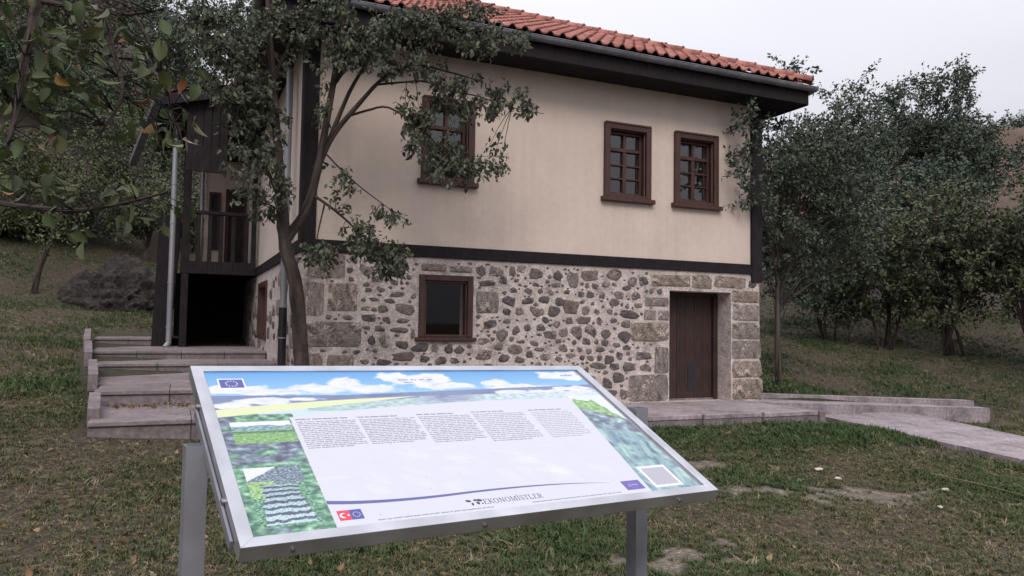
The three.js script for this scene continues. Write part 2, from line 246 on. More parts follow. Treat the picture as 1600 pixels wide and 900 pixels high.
const stones = [2.98,1.92,0.14,0.13,3.28,2.1,0.16,0.13,3.13,2.05,0.1,0.15,3.54,2.03,0.26,0.16,3.91,2.02,0.17,0.14,4.18,1.97,0.19,0.24,4.49,2.04,0.3,0.18,4.94,2.08,0.29,0.19,5.28,1.98,0.17,0.16,5.49,2.0,0.19,0.16,3.53,1.87,0.13,0.06,3.88,1.87,0.15,0.08,5.16,1.87,0.17,0.08,3.15,1.77,0.13,0.1,3.41,1.76,0.15,0.09,3.61,1.77,0.08,0.07,4.32,1.74,0.12,0.11,4.5,1.74,0.16,0.12,4.71,1.74,0.09,0.12,5.03,1.75,0.2,0.12,5.34,1.75,0.19,0.15,3.09,1.6,0.24,0.14,3.38,1.61,0.21,0.1,3.67,1.64,0.18,0.1,3.94,1.61,0.17,0.13,4.15,1.53,0.27,0.23,4.94,1.63,0.18,0.11,5.4,1.59,0.15,0.08,3.05,1.44,0.14,0.12,3.26,1.45,0.15,0.13,3.55,1.45,0.25,0.15,3.85,1.46,0.2,0.15,4.41,1.49,0.14,0.12,4.61,1.47,0.11,0.09,4.86,1.48,0.12,0.09,5.21,1.44,0.4,0.13,3.05,1.3,0.13,0.09,3.7,1.32,0.12,0.08,4.12,1.32,0.14,0.11,4.38,1.33,0.24,0.11,4.66,1.32,0.12,0.12,4.92,1.34,0.14,0.09,5.15,1.28,0.2,0.12,3.9,1.26,0.13,0.11,3.62,1.21,0.17,0.12,2.99,1.09,0.19,0.17,3.2,1.15,0.14,0.1,3.79,1.09,0.25,0.13,4.02,1.13,0.16,0.12,4.26,1.14,0.22,0.19,4.51,1.17,0.21,0.16,4.79,1.12,0.18,0.14,5.13,1.08,0.22,0.17,3.29,0.99,0.15,0.06,3.52,0.96,0.16,0.07,3.94,1.0,0.1,0.07,4.43,1.0,0.16,0.11,4.61,0.99,0.09,0.08,4.77,0.97,0.14,0.09,4.99,0.94,0.14,0.08,5.18,0.9,0.15,0.09,3.2,0.87,0.22,0.13,4.02,0.89,0.15,0.12,4.68,0.87,0.21,0.08,4.31,0.87,0.09,0.08,3.61,0.87,0.18,0.06,3.44,0.79,0.13,0.11,3.72,0.75,0.18,0.11,4.14,0.77,0.17,0.09,4.35,0.74,0.1,0.08,4.51,0.73,0.14,0.08,4.67,0.73,0.1,0.11,4.86,0.71,0.21,0.15,5.04,0.77,0.11,0.12,5.5,0.77,0.34,0.14,4.65,0.61,0.28,0.09,4.95,0.59,0.18,0.12,5.22,0.59,0.26,0.14,5.55,0.57,0.22,0.13,5.03,0.42,0.22,0.16,4.81,0.33,0.21,0.18,5.13,0.14,0.18,0.18,3.01,0.73,0.19,0.12,3.28,0.71,0.19,0.1,0.89,1.98,0.2,0.16,1.1,2.04,0.17,0.11,1.05,1.86,0.19,0.11,1.29,1.82,0.13,0.08,0.93,1.7,0.11,0.06,1.1,1.71,0.12,0.08,1.34,1.65,0.23,0.09,1.0,1.57,0.14,0.06,1.24,1.55,0.16,0.08,0.89,1.44,0.14,0.07,1.15,1.43,0.15,0.11,1.45,1.44,0.3,0.14,0.64,1.31,0.17,0.07,0.94,1.3,0.22,0.11,1.2,1.28,0.12,0.09,1.43,1.27,0.19,0.07,1.1,1.16,0.15,0.08,1.38,1.14,0.26,0.07,0.99,0.99,0.11,0.16,1.18,0.98,0.17,0.19,1.42,0.93,0.2,0.1,1.69,0.89,0.25,0.11,1.92,0.88,0.13,0.11,2.12,0.87,0.13,0.13,2.3,0.86,0.16,0.13,0.78,0.83,0.1,0.06,1.46,0.76,0.35,0.12,1.76,0.73,0.16,0.1,2.0,0.7,0.18,0.12,2.22,0.7,0.16,0.09,2.69,0.79,0.27,0.19,2.92,0.91,0.14,0.1,2.77,1.24,0.23,0.14,2.85,2.04,0.26,0.15,2.72,1.86,0.27,0.09,2.62,2.04,0.13,0.15,2.67,0.99,0.2,0.1,1.17,0.68,0.2,0.08,0.9,0.69,0.14,0.08,0.71,2.12,0.12,0.1,1.58,1.64,0.08,0.11,1.58,1.1,0.07,0.17];
const blocks = [0.33,2.01,0.52,0.35,0.17,1.55,0.28,0.48,0.57,1.58,0.42,0.4,0.45,1.07,0.8,0.36,0.2,0.69,0.24,0.24,0.56,0.69,0.38,0.2,2.73,1.57,0.37,0.34,1.88,2.06,0.4,0.11,2.3,2.05,0.36,0.1,5.76,1.66,0.48,0.15,5.62,1.16,0.76,0.32,5.86,0.69,0.29,0.45,5.61,0.24,0.78,0.44,5.62,1.44,0.24,0.17,5.89,1.44,0.22,0.17,6.05,2.02,0.8,0.2,6.68,2.03,0.42,0.24,7.27,2.04,0.7,0.2,7.62,1.8,0.62,0.22,7.63,1.52,0.63,0.31,7.63,1.2,0.63,0.3,7.64,0.87,0.65,0.32,7.65,0.53,0.66,0.3,7.66,0.18,0.68,0.36];
const openings = [[1.66, 2.49, 1.02, 1.95], [6.01, 7.3, -0.1, 1.86]];
let stoneCount = 0;
const frontWall = mesh('stone_wall', wallWithHoles(0, LX, -0.5, Y1, 0.55, [openings[0], [6.01, 7.3, -0.02, 1.86]]), M.mortar, house);
tag(frontWall, 'pale mortared wall of grey rubble stones');
{
  const R = rng(11), placed = [], put = (x, y, w, h, big) => {
    const m = mesh('stone', big ? blockG[Math.floor(R() * 10)] : rubble[Math.floor(R() * 24)], big ? blockMats[Math.floor(R() * 4)] : stoneMats[Math.min(5, Math.floor(R() * 6))], frontWall, [x, y, 0]);
    m.scale.set(w * (big ? 1.0 : 1.02), h * (big ? 1.0 : 1.04), big ? 0.016 : 0.009 + R() * 0.01); m.rotation.z = big ? (R() - 0.5) * 0.03 : (R() - 0.5) * 0.5 * (Math.abs(w - h) < 0.05 ? 3 : 0.6);
    if (!big && R() < 0.5) m.scale.x *= -1, m.scale.y *= -1;
    placed.push([x, y, w, h]); stoneCount++;
  };
  for (let i = 0; i < blocks.length; i += 4) put(blocks[i], blocks[i + 1], blocks[i + 2], blocks[i + 3], true);
  for (let i = 0; i < stones.length; i += 4) put(stones[i], stones[i + 1], stones[i + 2], stones[i + 3], false);
  const free = (x, y, w, h, g) => x - w / 2 > 0.05 && x + w / 2 < LX - 0.05 && y + h / 2 < 2.17 && openings.every(([a, b, c, d]) => x + w / 2 < a - 0.06 || x - w / 2 > b + 0.05 || y + h / 2 < c - 0.05 || y - h / 2 > d + 0.05) && placed.every((p) => Math.abs(p[0] - x) > (p[2] + w) / 2 + g || Math.abs(p[1] - y) > (p[3] + h) / 2 + g);
  for (let k = 0; k < 5000 && stoneCount < 238; k++) { const w = 0.1 + R() * 0.2, h = w * (0.55 + R() * 0.4), x = R() * LX, y = -0.1 + R() * 2.25; if (free(x, y, w, h, 0.02)) put(x, y, w, h, false); }
  const chips = []; // small chips of stone pressed into the joints
  for (let k = 0; k < 9000 && chips.length < 260; k++) { const w = 0.035 + R() * 0.06, h = w * (0.5 + R() * 0.5), x = R() * LX, y = R() * 2.15; if (free(x, y, w, h, 0.008)) { const g = rubble[k % 16].clone(); g.rotateZ(R() * 6); g.scale(w, h, 0.009 + R() * 0.006); g.translate(x, y, 0); chips.push(g); placed.push([x, y, w, h]); } }
  const c = mesh('small_stones', mergeGeometries(chips), stoneMats[2], frontWall); c.userData.kind = 'stuff';
}
{ // side wall: local x is the house's z, the outside face looks along -x
  const sw = mesh('stone_wall', wallWithHoles(DZ + 0.5, -0.552, -0.5, Y1, 0.5, [[-5.7, -4.25, 0.95, 1.98]]), M.mortar, house, null, -Math.PI / 2);
  tag(sw, 'pale mortared side wall of large blocks and rubble');
  const R = rng(21), placed = [];
  const ok = (x, y, w, h) => !(x + w / 2 > 4.15 && x - w / 2 < 5.8 && y + h / 2 > 0.88 && y - h / 2 < 2.05) && y + h / 2 < 2.16 && x - w / 2 > 0.0 && placed.every((p) => Math.abs(p[0] - x) > (p[2] + w) / 2 + 0.03 || Math.abs(p[1] - y) > (p[3] + h) / 2 + 0.03);
  for (let k = 0; k < 4000 && placed.length < 62; k++) { const big = R() < 0.3, w = big ? 0.35 + R() * 0.35 : 0.14 + R() * 0.25, h = big ? 0.22 + R() * 0.15 : w * (0.5 + R() * 0.4), x = R() * 8, y = 0.3 + R() * 1.85; if (!ok(x, y, w, h)) continue; placed.push([x, y, w, h]);
    const m = mesh('stone', big ? blockG[k % 10] : rubble[k % 16], big ? blockMats[k % 4] : stoneMats[k % 6], sw, [-x, y, 0]); m.scale.set(w, h, 0.022); }
}
// upper storey
const W3 = [[1.65, 2.47], [4.72, 5.61], [6.09, 7.0]], WY0 = 3.33, WY1 = 4.56;
tag(mesh('plaster_wall', wallWithHoles(0.02, LX - 0.02, Y2, Y3 + 0.02, 0.25, W3.map(([a, b]) => [a + 0.1, b - 0.1, WY0 + 0.06, WY1 - 0.1])), M.plaster, house, [0, 0, -0.012]), 'smooth cream plaster front wall');
mesh('plaster_wall', box(0.012, 0.25, Y2, Y3 + 0.02, DZ, -0.27), M.plaster, house);
mesh('plaster_wall', box(LX - 0.25, LX - 0.012, Y2, Y3 + 0.02, DZ, -0.27), M.plaster, house);
mesh('plaster_wall', box(0.26, LX - 0.26, Y2, Y3 + 0.02, DZ, DZ + 0.25), M.plaster, house);
mesh('stone_wall', box(LX - 0.5, LX - 0.005, -0.5, Y1, DZ, -0.56), M.mortar, house);
mesh('stone_wall', box(0.51, LX - 0.51, -0.5, Y1, DZ, DZ + 0.5), M.mortar, house);
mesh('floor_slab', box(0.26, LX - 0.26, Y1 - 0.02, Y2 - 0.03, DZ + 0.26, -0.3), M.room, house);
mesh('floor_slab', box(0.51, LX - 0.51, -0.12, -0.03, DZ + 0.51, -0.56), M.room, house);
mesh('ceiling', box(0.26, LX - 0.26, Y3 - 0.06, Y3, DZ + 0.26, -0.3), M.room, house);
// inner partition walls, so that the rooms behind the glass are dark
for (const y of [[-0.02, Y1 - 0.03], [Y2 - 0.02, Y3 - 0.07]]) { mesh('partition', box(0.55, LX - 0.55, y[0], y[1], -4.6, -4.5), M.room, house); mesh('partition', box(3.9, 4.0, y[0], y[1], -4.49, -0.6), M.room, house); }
// timbers
tag(mesh('timber_belt', cbox(0.17, LX - 0.19, Y1, Y2, -0.1, 0.035), M.timber, house), 'dark timber band between stone and plaster');
mesh('timber_belt', cbox(-0.035, 0.1, Y1, Y2, DZ, -0.17), M.timber, house);
mesh('corner_post', cbox(-0.04, 0.17, Y1 - 0.01, Y3, -0.17, 0.042), M.timber, house);
mesh('corner_post', cbox(LX - 0.19, LX + 0.04, 2.06, Y3, -0.2, 0.045), M.timber, house);
// roof
const roof = sub('roof', house); tag(roof, 'hipped roof of red clay tiles with dark eaves');
const OV = 0.58, EY = 5.56, PT = 0.5, RX0 = -OV, RX1 = LX + OV, RZ0 = OV, RZ1 = DZ - OV, HALF = (RX1 - RX0) / 2;
for (let i = 0; i < 4; i++) mesh('soffit_board', cbox(RX0 + 0.02, RX1 - 0.02, Y3, Y3 + 0.025, 0.012 + i * 0.138, 0.012 + i * 0.138 + 0.133, 0.004), M.soffit, roof);
mesh('soffit_board', box(RX0 + 0.02, -0.012, Y3, Y3 + 0.025, RZ1, 0.0), M.soffit, roof);
mesh('soffit_board', box(LX + 0.012, RX1 - 0.02, Y3, Y3 + 0.025, RZ1, 0.0), M.soffit, roof);
mesh('fascia_board', cbox(RX0, RX1, Y3 - 0.02, 5.44, OV - 0.008, OV + 0.022), M.timber, roof);
mesh('fascia_board', cbox(RX0 - 0.022, RX0 + 0.012, Y3 - 0.02, 5.44, RZ1, OV - 0.01), M.timber, roof);
mesh('fascia_board', cbox(RX1 - 0.012, RX1 + 0.022, Y3 - 0.02, 5.44, RZ1, OV - 0.01), M.timber, roof);
function gutterGeo(len, r = 0.07) { // half round trough along x with a rolled front rim
  const s = new THREE.Shape(), n = 10; for (let i = 0; i <= n; i++) { const a = Math.PI + i / n * Math.PI; s.lineTo(Math.cos(a) * r, Math.sin(a) * r); } for (let i = n; i >= 0; i--) { const a = Math.PI + i / n * Math.PI; s.lineTo(Math.cos(a) * (r - 0.006), Math.sin(a) * (r - 0.006)); }
  const g = new THREE.ExtrudeGeometry(s, { depth: len, bevelEnabled: false, curveSegments: 6 }); g.rotateY(Math.PI / 2); const rim = new THREE.CylinderGeometry(0.01, 0.01, len, 8); rim.rotateZ(Math.PI / 2); rim.translate(len / 2, 0.002, r - 0.004);
  const rn = rim.toNonIndexed(); rn.deleteAttribute('uv'); g.deleteAttribute('uv'); const m = mergeGeometries([g, rn]); return planarUV(m);
}
{
  const secs = [[-0.72, 1.1], [1.1, 2.9], [2.9, 4.7], [4.7, 6.5], [6.5, 8.6]];
  secs.forEach(([a, b], i) => mesh('gutter', gutterGeo(b - a - 0.004), M.gutter, roof, [a, 5.475 - i * 0.003, OV + 0.096]));
  for (let x = -0.5; x < 8.6; x += 0.6) { const g = new THREE.TorusGeometry(0.075, 0.005, 4, 10, Math.PI); g.rotateZ(Math.PI); g.rotateY(Math.PI / 2); mesh('gutter_bracket', g, M.gutter, roof, [x, 5.474, OV + 0.096]); }
  const gr = mesh('gutter', gutterGeo(11.5), M.gutter, roof, [RX1 + 0.096, 5.46, OV]); gr.rotation.y = Math.PI / 2;
  const gl = mesh('gutter', gutterGeo(6.0), M.gutter, roof, [RX0 - 0.096, 5.46, OV - 6.1]); gl.rotation.y = -Math.PI / 2;
}
// clay tiles: a barrel and a pan with a lifted lower end
const TW = 0.205, TL = 0.36;
function tileGeo(seed) {
  const R = rng(seed), prof = [[-0.5, 0.0], [-0.42, 0.022], [-0.3, 0.048], [-0.16, 0.05], [-0.02, 0.026], [0.08, 0.004], [0.3, -0.002], [0.54, 0.006]], pos = [], idx = [], uv = [], n = prof.length, du = R() * 4;
  for (const [y, lift, z] of [[0, 0.03, 0], [0, 0.012, -0.002], [0, 0.03, 0], [TL + 0.05, 0.002, 0]]) { const o = pos.length / 3; prof.forEach(([x, h]) => { pos.push(x * TW, y, h + lift + z); uv.push(x * TW + du, y + du); }); void o; }
  for (let k = 0; k < n - 1; k++) { idx.push(2 * n + k, 2 * n + k + 1, 3 * n + k, 2 * n + k + 1, 3 * n + k + 1, 3 * n + k, n + k, n + k + 1, k, n + k + 1, k + 1, k); }
  const g = new THREE.BufferGeometry(); g.setAttribute('position', new THREE.Float32BufferAttribute(pos, 3)); g.setAttribute('uv', new THREE.Float32BufferAttribute(uv, 2)); g.setIndex(idx); g.computeVertexNormals(); return g;
}
const tilesG = [1, 2, 3, 4].map(tileGeo);
{
  const slope = Math.atan(PT), cs = Math.cos(slope), R = rng(5);
  // deck below the tiles
  const apexA = V(RX0 + HALF, EY - 0.03 + HALF * PT, RZ0 - HALF), apexB = V(RX0 + HALF, EY - 0.03 + HALF * PT, RZ1 + HALF), c = [V(RX0, EY - 0.03, RZ0), V(RX1, EY - 0.03, RZ0), V(RX1, EY - 0.03, RZ1), V(RX0, EY - 0.03, RZ1)];
  const tri = [[c[0], c[1], apexA], [c[1], c[2], apexB], [c[1], apexB, apexA], [c[2], c[3], apexB], [c[3], c[0], apexA], [c[3], apexA, apexB]].flat().flatMap((v) => [v.x, v.y, v.z]);
  const dg = new THREE.BufferGeometry(); dg.setAttribute('position', new THREE.Float32BufferAttribute(tri, 3)); dg.computeVertexNormals(); mesh('roof_deck', planarUV(dg), tileMats[2], roof);
  const rest = [], side = [];
  const cols = Math.round((RX1 - RX0) / TW), step = (RX1 - RX0) / cols;
  let count = 0;
  for (let r = 0; r * TL * cs < HALF - 0.1; r++) for (let k = 0; k < cols; k++) {
    const u = r * TL * cs, x = RX0 + (k + 0.5) * step; if (x < RX0 + u + 0.12 || x > RX1 - u - 0.12) continue;
    const y = EY - 0.02 + u * PT - (r ? 0 : 0.0), z = RZ0 + 0.06 - u, jx = (R() - 0.5) * 0.008, jr = (R() - 0.5) * 0.02;
    if (r < 7 && count < 296) { const m = mesh('tile', tilesG[k % 4], tileMats[Math.floor(R() * 5)], roof, [x + jx, y, z]); m.rotation.set(-Math.PI / 2 + slope, 0, jr, 'XYZ'); count++; }
    else { const g = tilesG[k % 4].clone(); g.rotateZ(jr); g.rotateX(-Math.PI / 2 + slope); g.translate(x + jx, y, z); rest.push(g); }
  }
  const zc = Math.round((RZ0 - RZ1) / TW), zs = (RZ0 - RZ1) / zc;
  for (const sgn of [-1, 1]) for (let r = 0; r * TL * cs < HALF - 0.1; r++) for (let k = 0; k < zc; k++) {
    const u = r * TL * cs, z = RZ0 - (k + 0.5) * zs; if (z > RZ0 - u - 0.12 || z < RZ1 + u + 0.12) continue;
    const g = tilesG[k % 4].clone(); g.rotateX(-Math.PI / 2 + slope); g.rotateY(sgn * Math.PI / 2); g.translate(sgn < 0 ? RX0 - 0.06 + u : RX1 + 0.06 - u, EY - 0.02 + u * PT, z); side.push(g);
  }
  mesh('upper_tiles', mergeGeometries(rest), tileMats[1], roof).userData.kind = 'stuff';
  mesh('side_tiles', mergeGeometries(side), tileMats[0], roof).userData.kind = 'stuff';
  // half round caps along the hips and the ridge, each over the end of the one below
  const cap = new THREE.CylinderGeometry(0.1, 0.125, 0.4, 10, 1, true, -Math.PI / 2, Math.PI); cap.rotateX(-Math.PI / 2); // along z, bulge towards +y after turning
  const capT = new THREE.TorusGeometry(0.125, 0.016, 5, 10, Math.PI); capT.translate(0, 0, 0.19);
  const capG = mergeGeometries([cap, capT].map((g) => { const q = g.toNonIndexed(); return planarUV(q); }));
  const run = (a, b, name = 'ridge_tile') => { const L = a.distanceTo(b), n = Math.floor(L / 0.34), d = b.clone().sub(a).normalize(), q = new THREE.Matrix4(), z = d.clone().negate(), x = V(0, 1, 0).cross(z).normalize(), y = z.clone().cross(x); q.makeBasis(x, y, z); for (let i = 0; i < n; i++) { const m = mesh(name, capG, tileMats[i % 5], roof); m.setRotationFromMatrix(q); m.position.copy(a).addScaledVector(d, 0.14 + i * L / n); m.position.y += 0.03 + (i % 2) * 0.004; } };
  const up = (v) => v.clone().add(V(0, 0.03, 0));
  run(up(c[1]), up(apexA)); run(up(c[0]), up(apexA)); run(up(apexA), up(apexB));
}
// small paned windows of the upper floor
function muntinWindow(x0, x1, label) {
  const w = sub('window', house, [x0, WY0 - 0.06, 0]), W = x1 - x0, H = WY1 - WY0 + 0.06, m = M.frame; tag(w, label);
  mesh('sill', cbox(-0.05, W + 0.06, 0, 0.07, -0.02, 0.085, 0.008), m, w);
  mesh('casing', cbox(0, 0.1, 0.075, H, -0.02, 0.05), m, w); mesh('casing', cbox(W - 0.1, W, 0.075, H, -0.02, 0.05), m, w); mesh('casing', cbox(0.102, W - 0.102, H - 0.1, H, -0.02, 0.048), m, w);
  mesh('casing', cbox(0.102, W - 0.102, 0.072, 0.122, -0.02, 0.044), m, w);
  mesh('bead', cbox(0.012, W - 0.012, H - 0.022, H + 0.012, -0.01, 0.062), m, w);
  const a = 0.1, b = W - 0.1, y0 = 0.12, y1 = H - 0.1, z0 = -0.16, z1 = -0.085;
  mesh('jamb_lining', box(a - 0.001, a + 0.012, y0, y1, -0.2, -0.022), m, w); mesh('jamb_lining', box(b - 0.012, b + 0.001, y0, y1, -0.2, -0.022), m, w); mesh('jamb_lining', box(a + 0.013, b - 0.013, y1 - 0.012, y1 + 0.001, -0.2, -0.022), m, w); mesh('jamb_lining', box(a + 0.013, b - 0.013, y0 - 0.001, y0 + 0.012, -0.2, -0.022), m, w);
  const A = a + 0.014, B = b - 0.014, C = y0 + 0.014, D = y1 - 0.014, mid = (A + B) / 2, tr = C + (D - C) * 0.715, st = 0.042;
  mesh('sash_stile', cbox(A, A + st, C, D, z0, z1, 0.004), m, w); mesh('sash_stile', cbox(B - st, B, C, D, z0, z1, 0.004), m, w);
  mesh('sash_rail', cbox(A + st, B - st, C, C + st, z0, z1, 0.004), m, w); mesh('sash_rail', cbox(A + st, B - st, D - st, D, z0, z1, 0.004), m, w);
  mesh('transom', cbox(A + st, B - st, tr - 0.028, tr + 0.028, z0 - 0.005, z1 + 0.008, 0.004), m, w);
  mesh('mullion', cbox(mid - 0.034, mid + 0.034, C + st, tr - 0.028, z0, z1 + 0.004, 0.004), m, w); mesh('mullion', cbox(mid - 0.026, mid + 0.026, tr + 0.028, D - st, z0, z1 + 0.004, 0.004), m, w);
  const rows = [[tr + 0.028, D - st]], h3 = (tr - 0.028 - C - st) / 3; for (let i = 0; i < 3; i++) rows.push([C + st + i * h3 + 0.008, C + st + (i + 1) * h3 - 0.008]);
  for (let i = 1; i < 3; i++) for (const [p, q] of [[A + st, mid - 0.034], [mid + 0.034, B - st]]) mesh('muntin', cbox(p, q, C + st + i * h3 - 0.013, C + st + i * h3 + 0.013, z0 + 0.01, z1, 0.003), m, w);
  for (const [p, q] of rows) for (const [x, y] of [[A + st, mid - 0.026], [mid + 0.026, B - st]]) mesh('pane', new THREE.PlaneGeometry(y - x, q - p + 0.016), M.glass, w, [(x + y) / 2, (p + q) / 2, z0 + 0.03]);
}
muntinWindow(W3[0][0], W3[0][1], 'small paned brown window half hidden by branches');
muntinWindow(W3[1][0], W3[1][1], 'small paned brown window above the stone wall');
muntinWindow(W3[2][0], W3[2][1], 'small paned brown window beside the corner post');
{ // single light window in the stone base
  const w = sub('window', house, [1.66, 1.0, 0]), W = 0.83, H = 0.95, m = M.frame; tag(w, 'dark single window set in stone wall');
  mesh('sill', cbox(-0.05, W + 0.05, -0.01, 0.04, -0.02, 0.07), m, w); mesh('casing', cbox(0, 0.085, 0.045, H, -0.1, 0.035), m, w); mesh('casing', cbox(W - 0.085, W, 0.045, H, -0.1, 0.035), m, w); mesh('casing', cbox(0.087, W - 0.087, H - 0.085, H, -0.1, 0.033), m, w); mesh('casing', cbox(0.087, W - 0.087, 0.045, 0.08, -0.1, 0.033), m, w);
  mesh('inner_bead', cbox(0.087, 0.115, 0.082, H - 0.087, -0.1, 0.0, 0.003), m, w); mesh('inner_bead', cbox(W - 0.115, W - 0.087, 0.082, H - 0.087, -0.1, 0.0, 0.003), m, w); mesh('inner_bead', cbox(0.117, W - 0.117, H - 0.115, H - 0.087, -0.1, 0.0, 0.003), m, w);
  mesh('pane', new THREE.PlaneGeometry(W - 0.22, H - 0.18), M.glassLow, w, [W / 2, H / 2 - 0.01, -0.07]);
}
{ // side window in the stone base
  const w = sub('window', house, [0, 0.93, -4.2]), W = 1.55, H = 1.08, m = M.frame; tag(w, 'dark window in the side wall under the beam');
  mesh('sill', cbox(-0.06, 0.02, -0.02, 0.035, -W - 0.05, 0.05), m, w); mesh('casing', cbox(-0.03, 0.1, 0.04, H, -0.09, 0), m, w); mesh('casing', cbox(-0.03, 0.1, 0.04, H, -W, -W + 0.09), m, w); mesh('casing', cbox(-0.028, 0.1, H - 0.09, H, -W + 0.092, -0.092), m, w); mesh('pane', new THREE.PlaneGeometry(W - 0.16, H - 0.13), M.glassLow, w, [0.07, H / 2, -W / 2]).rotation.y = -Math.PI / 2;
}
{ // plank door in a deep reveal
  const dr = sub('door', house, [6.01, 0, -0.4]), W = 1.29, H = 1.86; tag(dr, 'dark brown plank door in a deep stone reveal');
  mesh('jamb', cbox(0.0, 0.07, 0.0, H - 0.07, -0.06, 0.03), M.door, dr); mesh('jamb', cbox(W - 0.09, W - 0.002, 0.0, H - 0.07, -0.06, 0.05), M.doorB, dr); mesh('door_head', cbox(0.0, W, H - 0.068, H, -0.06, 0.03), M.doorB, dr);
  for (let i = 0; i < 6; i++) { const a = 0.072 + i * 0.1875; mesh('plank', cbox(a, a + 0.184, 0.012, H - 0.07, -0.05, -0.008 - (i % 2) * 0.003, 0.004), i % 2 ? M.door : M.doorB, dr); }
  mesh('patch_plate', cbox(0.68, 0.84, 0.14, 0.64, -0.02, -0.002, 0.002), M.doorPatch, dr);
  mesh('threshold', cbox(0.0, W, -0.03, 0.01, -0.2, 0.02), M.concreteC, dr);
}
// timber gallery on the side of the house
{
  const b = sub('balcony', house, [0, 0, -6.3]); tag(b, 'dark timber balcony with plain railing on posts');
  mesh('front_beam', cbox(-1.5, -0.04, 2.2, 2.46, -0.12, 0.05), M.timber, b); mesh('side_beam', cbox(-1.5, -1.36, 2.2, 2.44, -4.2, -0.13), M.timber, b);
  for (let i = 0; i < 10; i++) mesh('deck_board', cbox(-1.34, -0.04, 2.4, 2.44, -0.54 - i * 0.4, -0.15 - i * 0.4), M.timber, b);
  mesh('post', cbox(-1.48, -1.34, 0.5, 2.198, -0.1, 0.045), M.timber, b); mesh('post', cbox(-1.48, -1.34, 2.462, 5.5, -0.1, 0.045), M.timber, b);
  mesh('post', cbox(-0.14, -0.045, 2.462, 5.3, -0.1, 0.03), M.timber, b); mesh('post', cbox(-1.48, -1.34, 2.45, 5.5, -4.2, -4.05), M.timber, b);
  mesh('handrail', cbox(-1.335, -0.145, 3.44, 3.51, -0.07, 0.03), M.timber, b); mesh('handrail', cbox(-1.45, -1.37, 3.44, 3.51, -4.0, -0.12), M.timber, b);
  for (const x of [-1.18, -0.96, -0.74, -0.5, -0.24]) mesh('baluster', cbox(x - 0.04, x + 0.04, 2.462, 3.438, -0.05, 0.01), M.timber, b);
  for (let i = 0; i < 12; i++) mesh('baluster', cbox(-1.44, -1.38, 2.445, 3.438, -0.45 - i * 0.3, -0.39 - i * 0.3), M.timber, b);
  for (let i = 0; i < 5; i++) mesh('screen_board', cbox(-1.47 + i * 0.155, -1.32 + i * 0.155, 4.22, 5.72, 0.5 - 0.03 * (i % 2) * 0.2, 0.54), M.timber, b);
  // boarded back and side of the space below
  for (let i = 0; i < 5; i++) mesh('back_board', cbox(-1.6 + i * 0.32, -1.284 + i * 0.32, 0.4, 2.395, -3.4, -3.36, 0.003), M.timber, b);
  mesh('back_panel', box(-1.6, -0.01, 0.4, 2.39, -3.45, -3.41), M.timber, b); mesh('side_panel', box(-1.48, -1.42, 0.5, 2.19, -3.3, -0.2), M.timber, b);
  const s = new THREE.Shape(); s.moveTo(-2.0, 0.55); s.lineTo(-1.66, 0.55); s.lineTo(-1.5, 3.5); s.lineTo(-1.93, 3.36); const g = new THREE.ExtrudeGeometry(s, { depth: 2.6, bevelEnabled: false }); g.translate(0, 0, -3.0); mesh('stair_side', planarUV(g), M.timber, b);
  // lean-to roof over it
  const rt = sub('porch_roof', b); tag(rt, 'small red tiled roof over the balcony');
  mesh('roof_board', beam(V(-2.05, 5.58, -1.8), V(0.3, 6.19, -1.8), 5.0, 0.1), M.soffit, rt);
  const tl = []; for (let r = 0; r < 6; r++) for (let k = 0; k < 24; k++) { const q = tilesG[k % 4].clone(); q.rotateX(-Math.PI / 2 + 0.255); q.rotateY(-Math.PI / 2); q.translate(-2.1 + r * 0.35, 5.63 + r * 0.091, 0.62 - k * TW); tl.push(q); } mesh('roof_tiles', mergeGeometries(tl), tileMats[0], rt).userData.kind = 'stuff';
  mesh('barge_board', beam(V(-2.06, 5.5, 0.73), V(-0.3, 5.96, 0.73), 0.03, 0.2), M.timber, rt);
  mesh('sloping_gutter', beam(V(-2.03, 5.5, 0.6), V(-2.56, 4.75, -2.1), 0.14, 0.12), M.gutter, rt);
  // wall openings that give on to it
  tag(mesh('return_wall', box(-0.98, -0.012, 2.445, 5.3, -3.3, -3.1), M.plaster, b), 'cream wall at the back of the balcony');
  mesh('door_frame', cbox(-0.52, -0.44, 2.446, 4.5, -3.12, -3.04), M.frame, b); mesh('door_frame', cbox(-0.12, -0.04, 2.446, 4.5, -3.12, -3.04), M.frame, b); mesh('door_frame', cbox(-0.438, -0.122, 4.42, 4.5, -3.12, -3.04), M.frame, b); mesh('inner_door', cbox(-0.438, -0.122, 2.446, 4.418, -3.12, -3.06), M.doorB, b);
  mesh('window_frame', cbox(-0.9, -0.84, 3.0, 4.4, -3.12, -3.04), M.frame, b); mesh('window_frame', cbox(-0.7, -0.64, 3.0, 4.4, -3.12, -3.04), M.frame, b); mesh('window_frame', cbox(-0.838, -0.702, 4.32, 4.4, -3.12, -3.04), M.frame, b); mesh('window_frame', cbox(-0.838, -0.702, 3.0, 3.08, -3.12, -3.04), M.frame, b); mesh('window_pane', box(-0.838, -0.702, 3.08, 4.32, -3.099, -3.09), M.doorPatch, b);
}
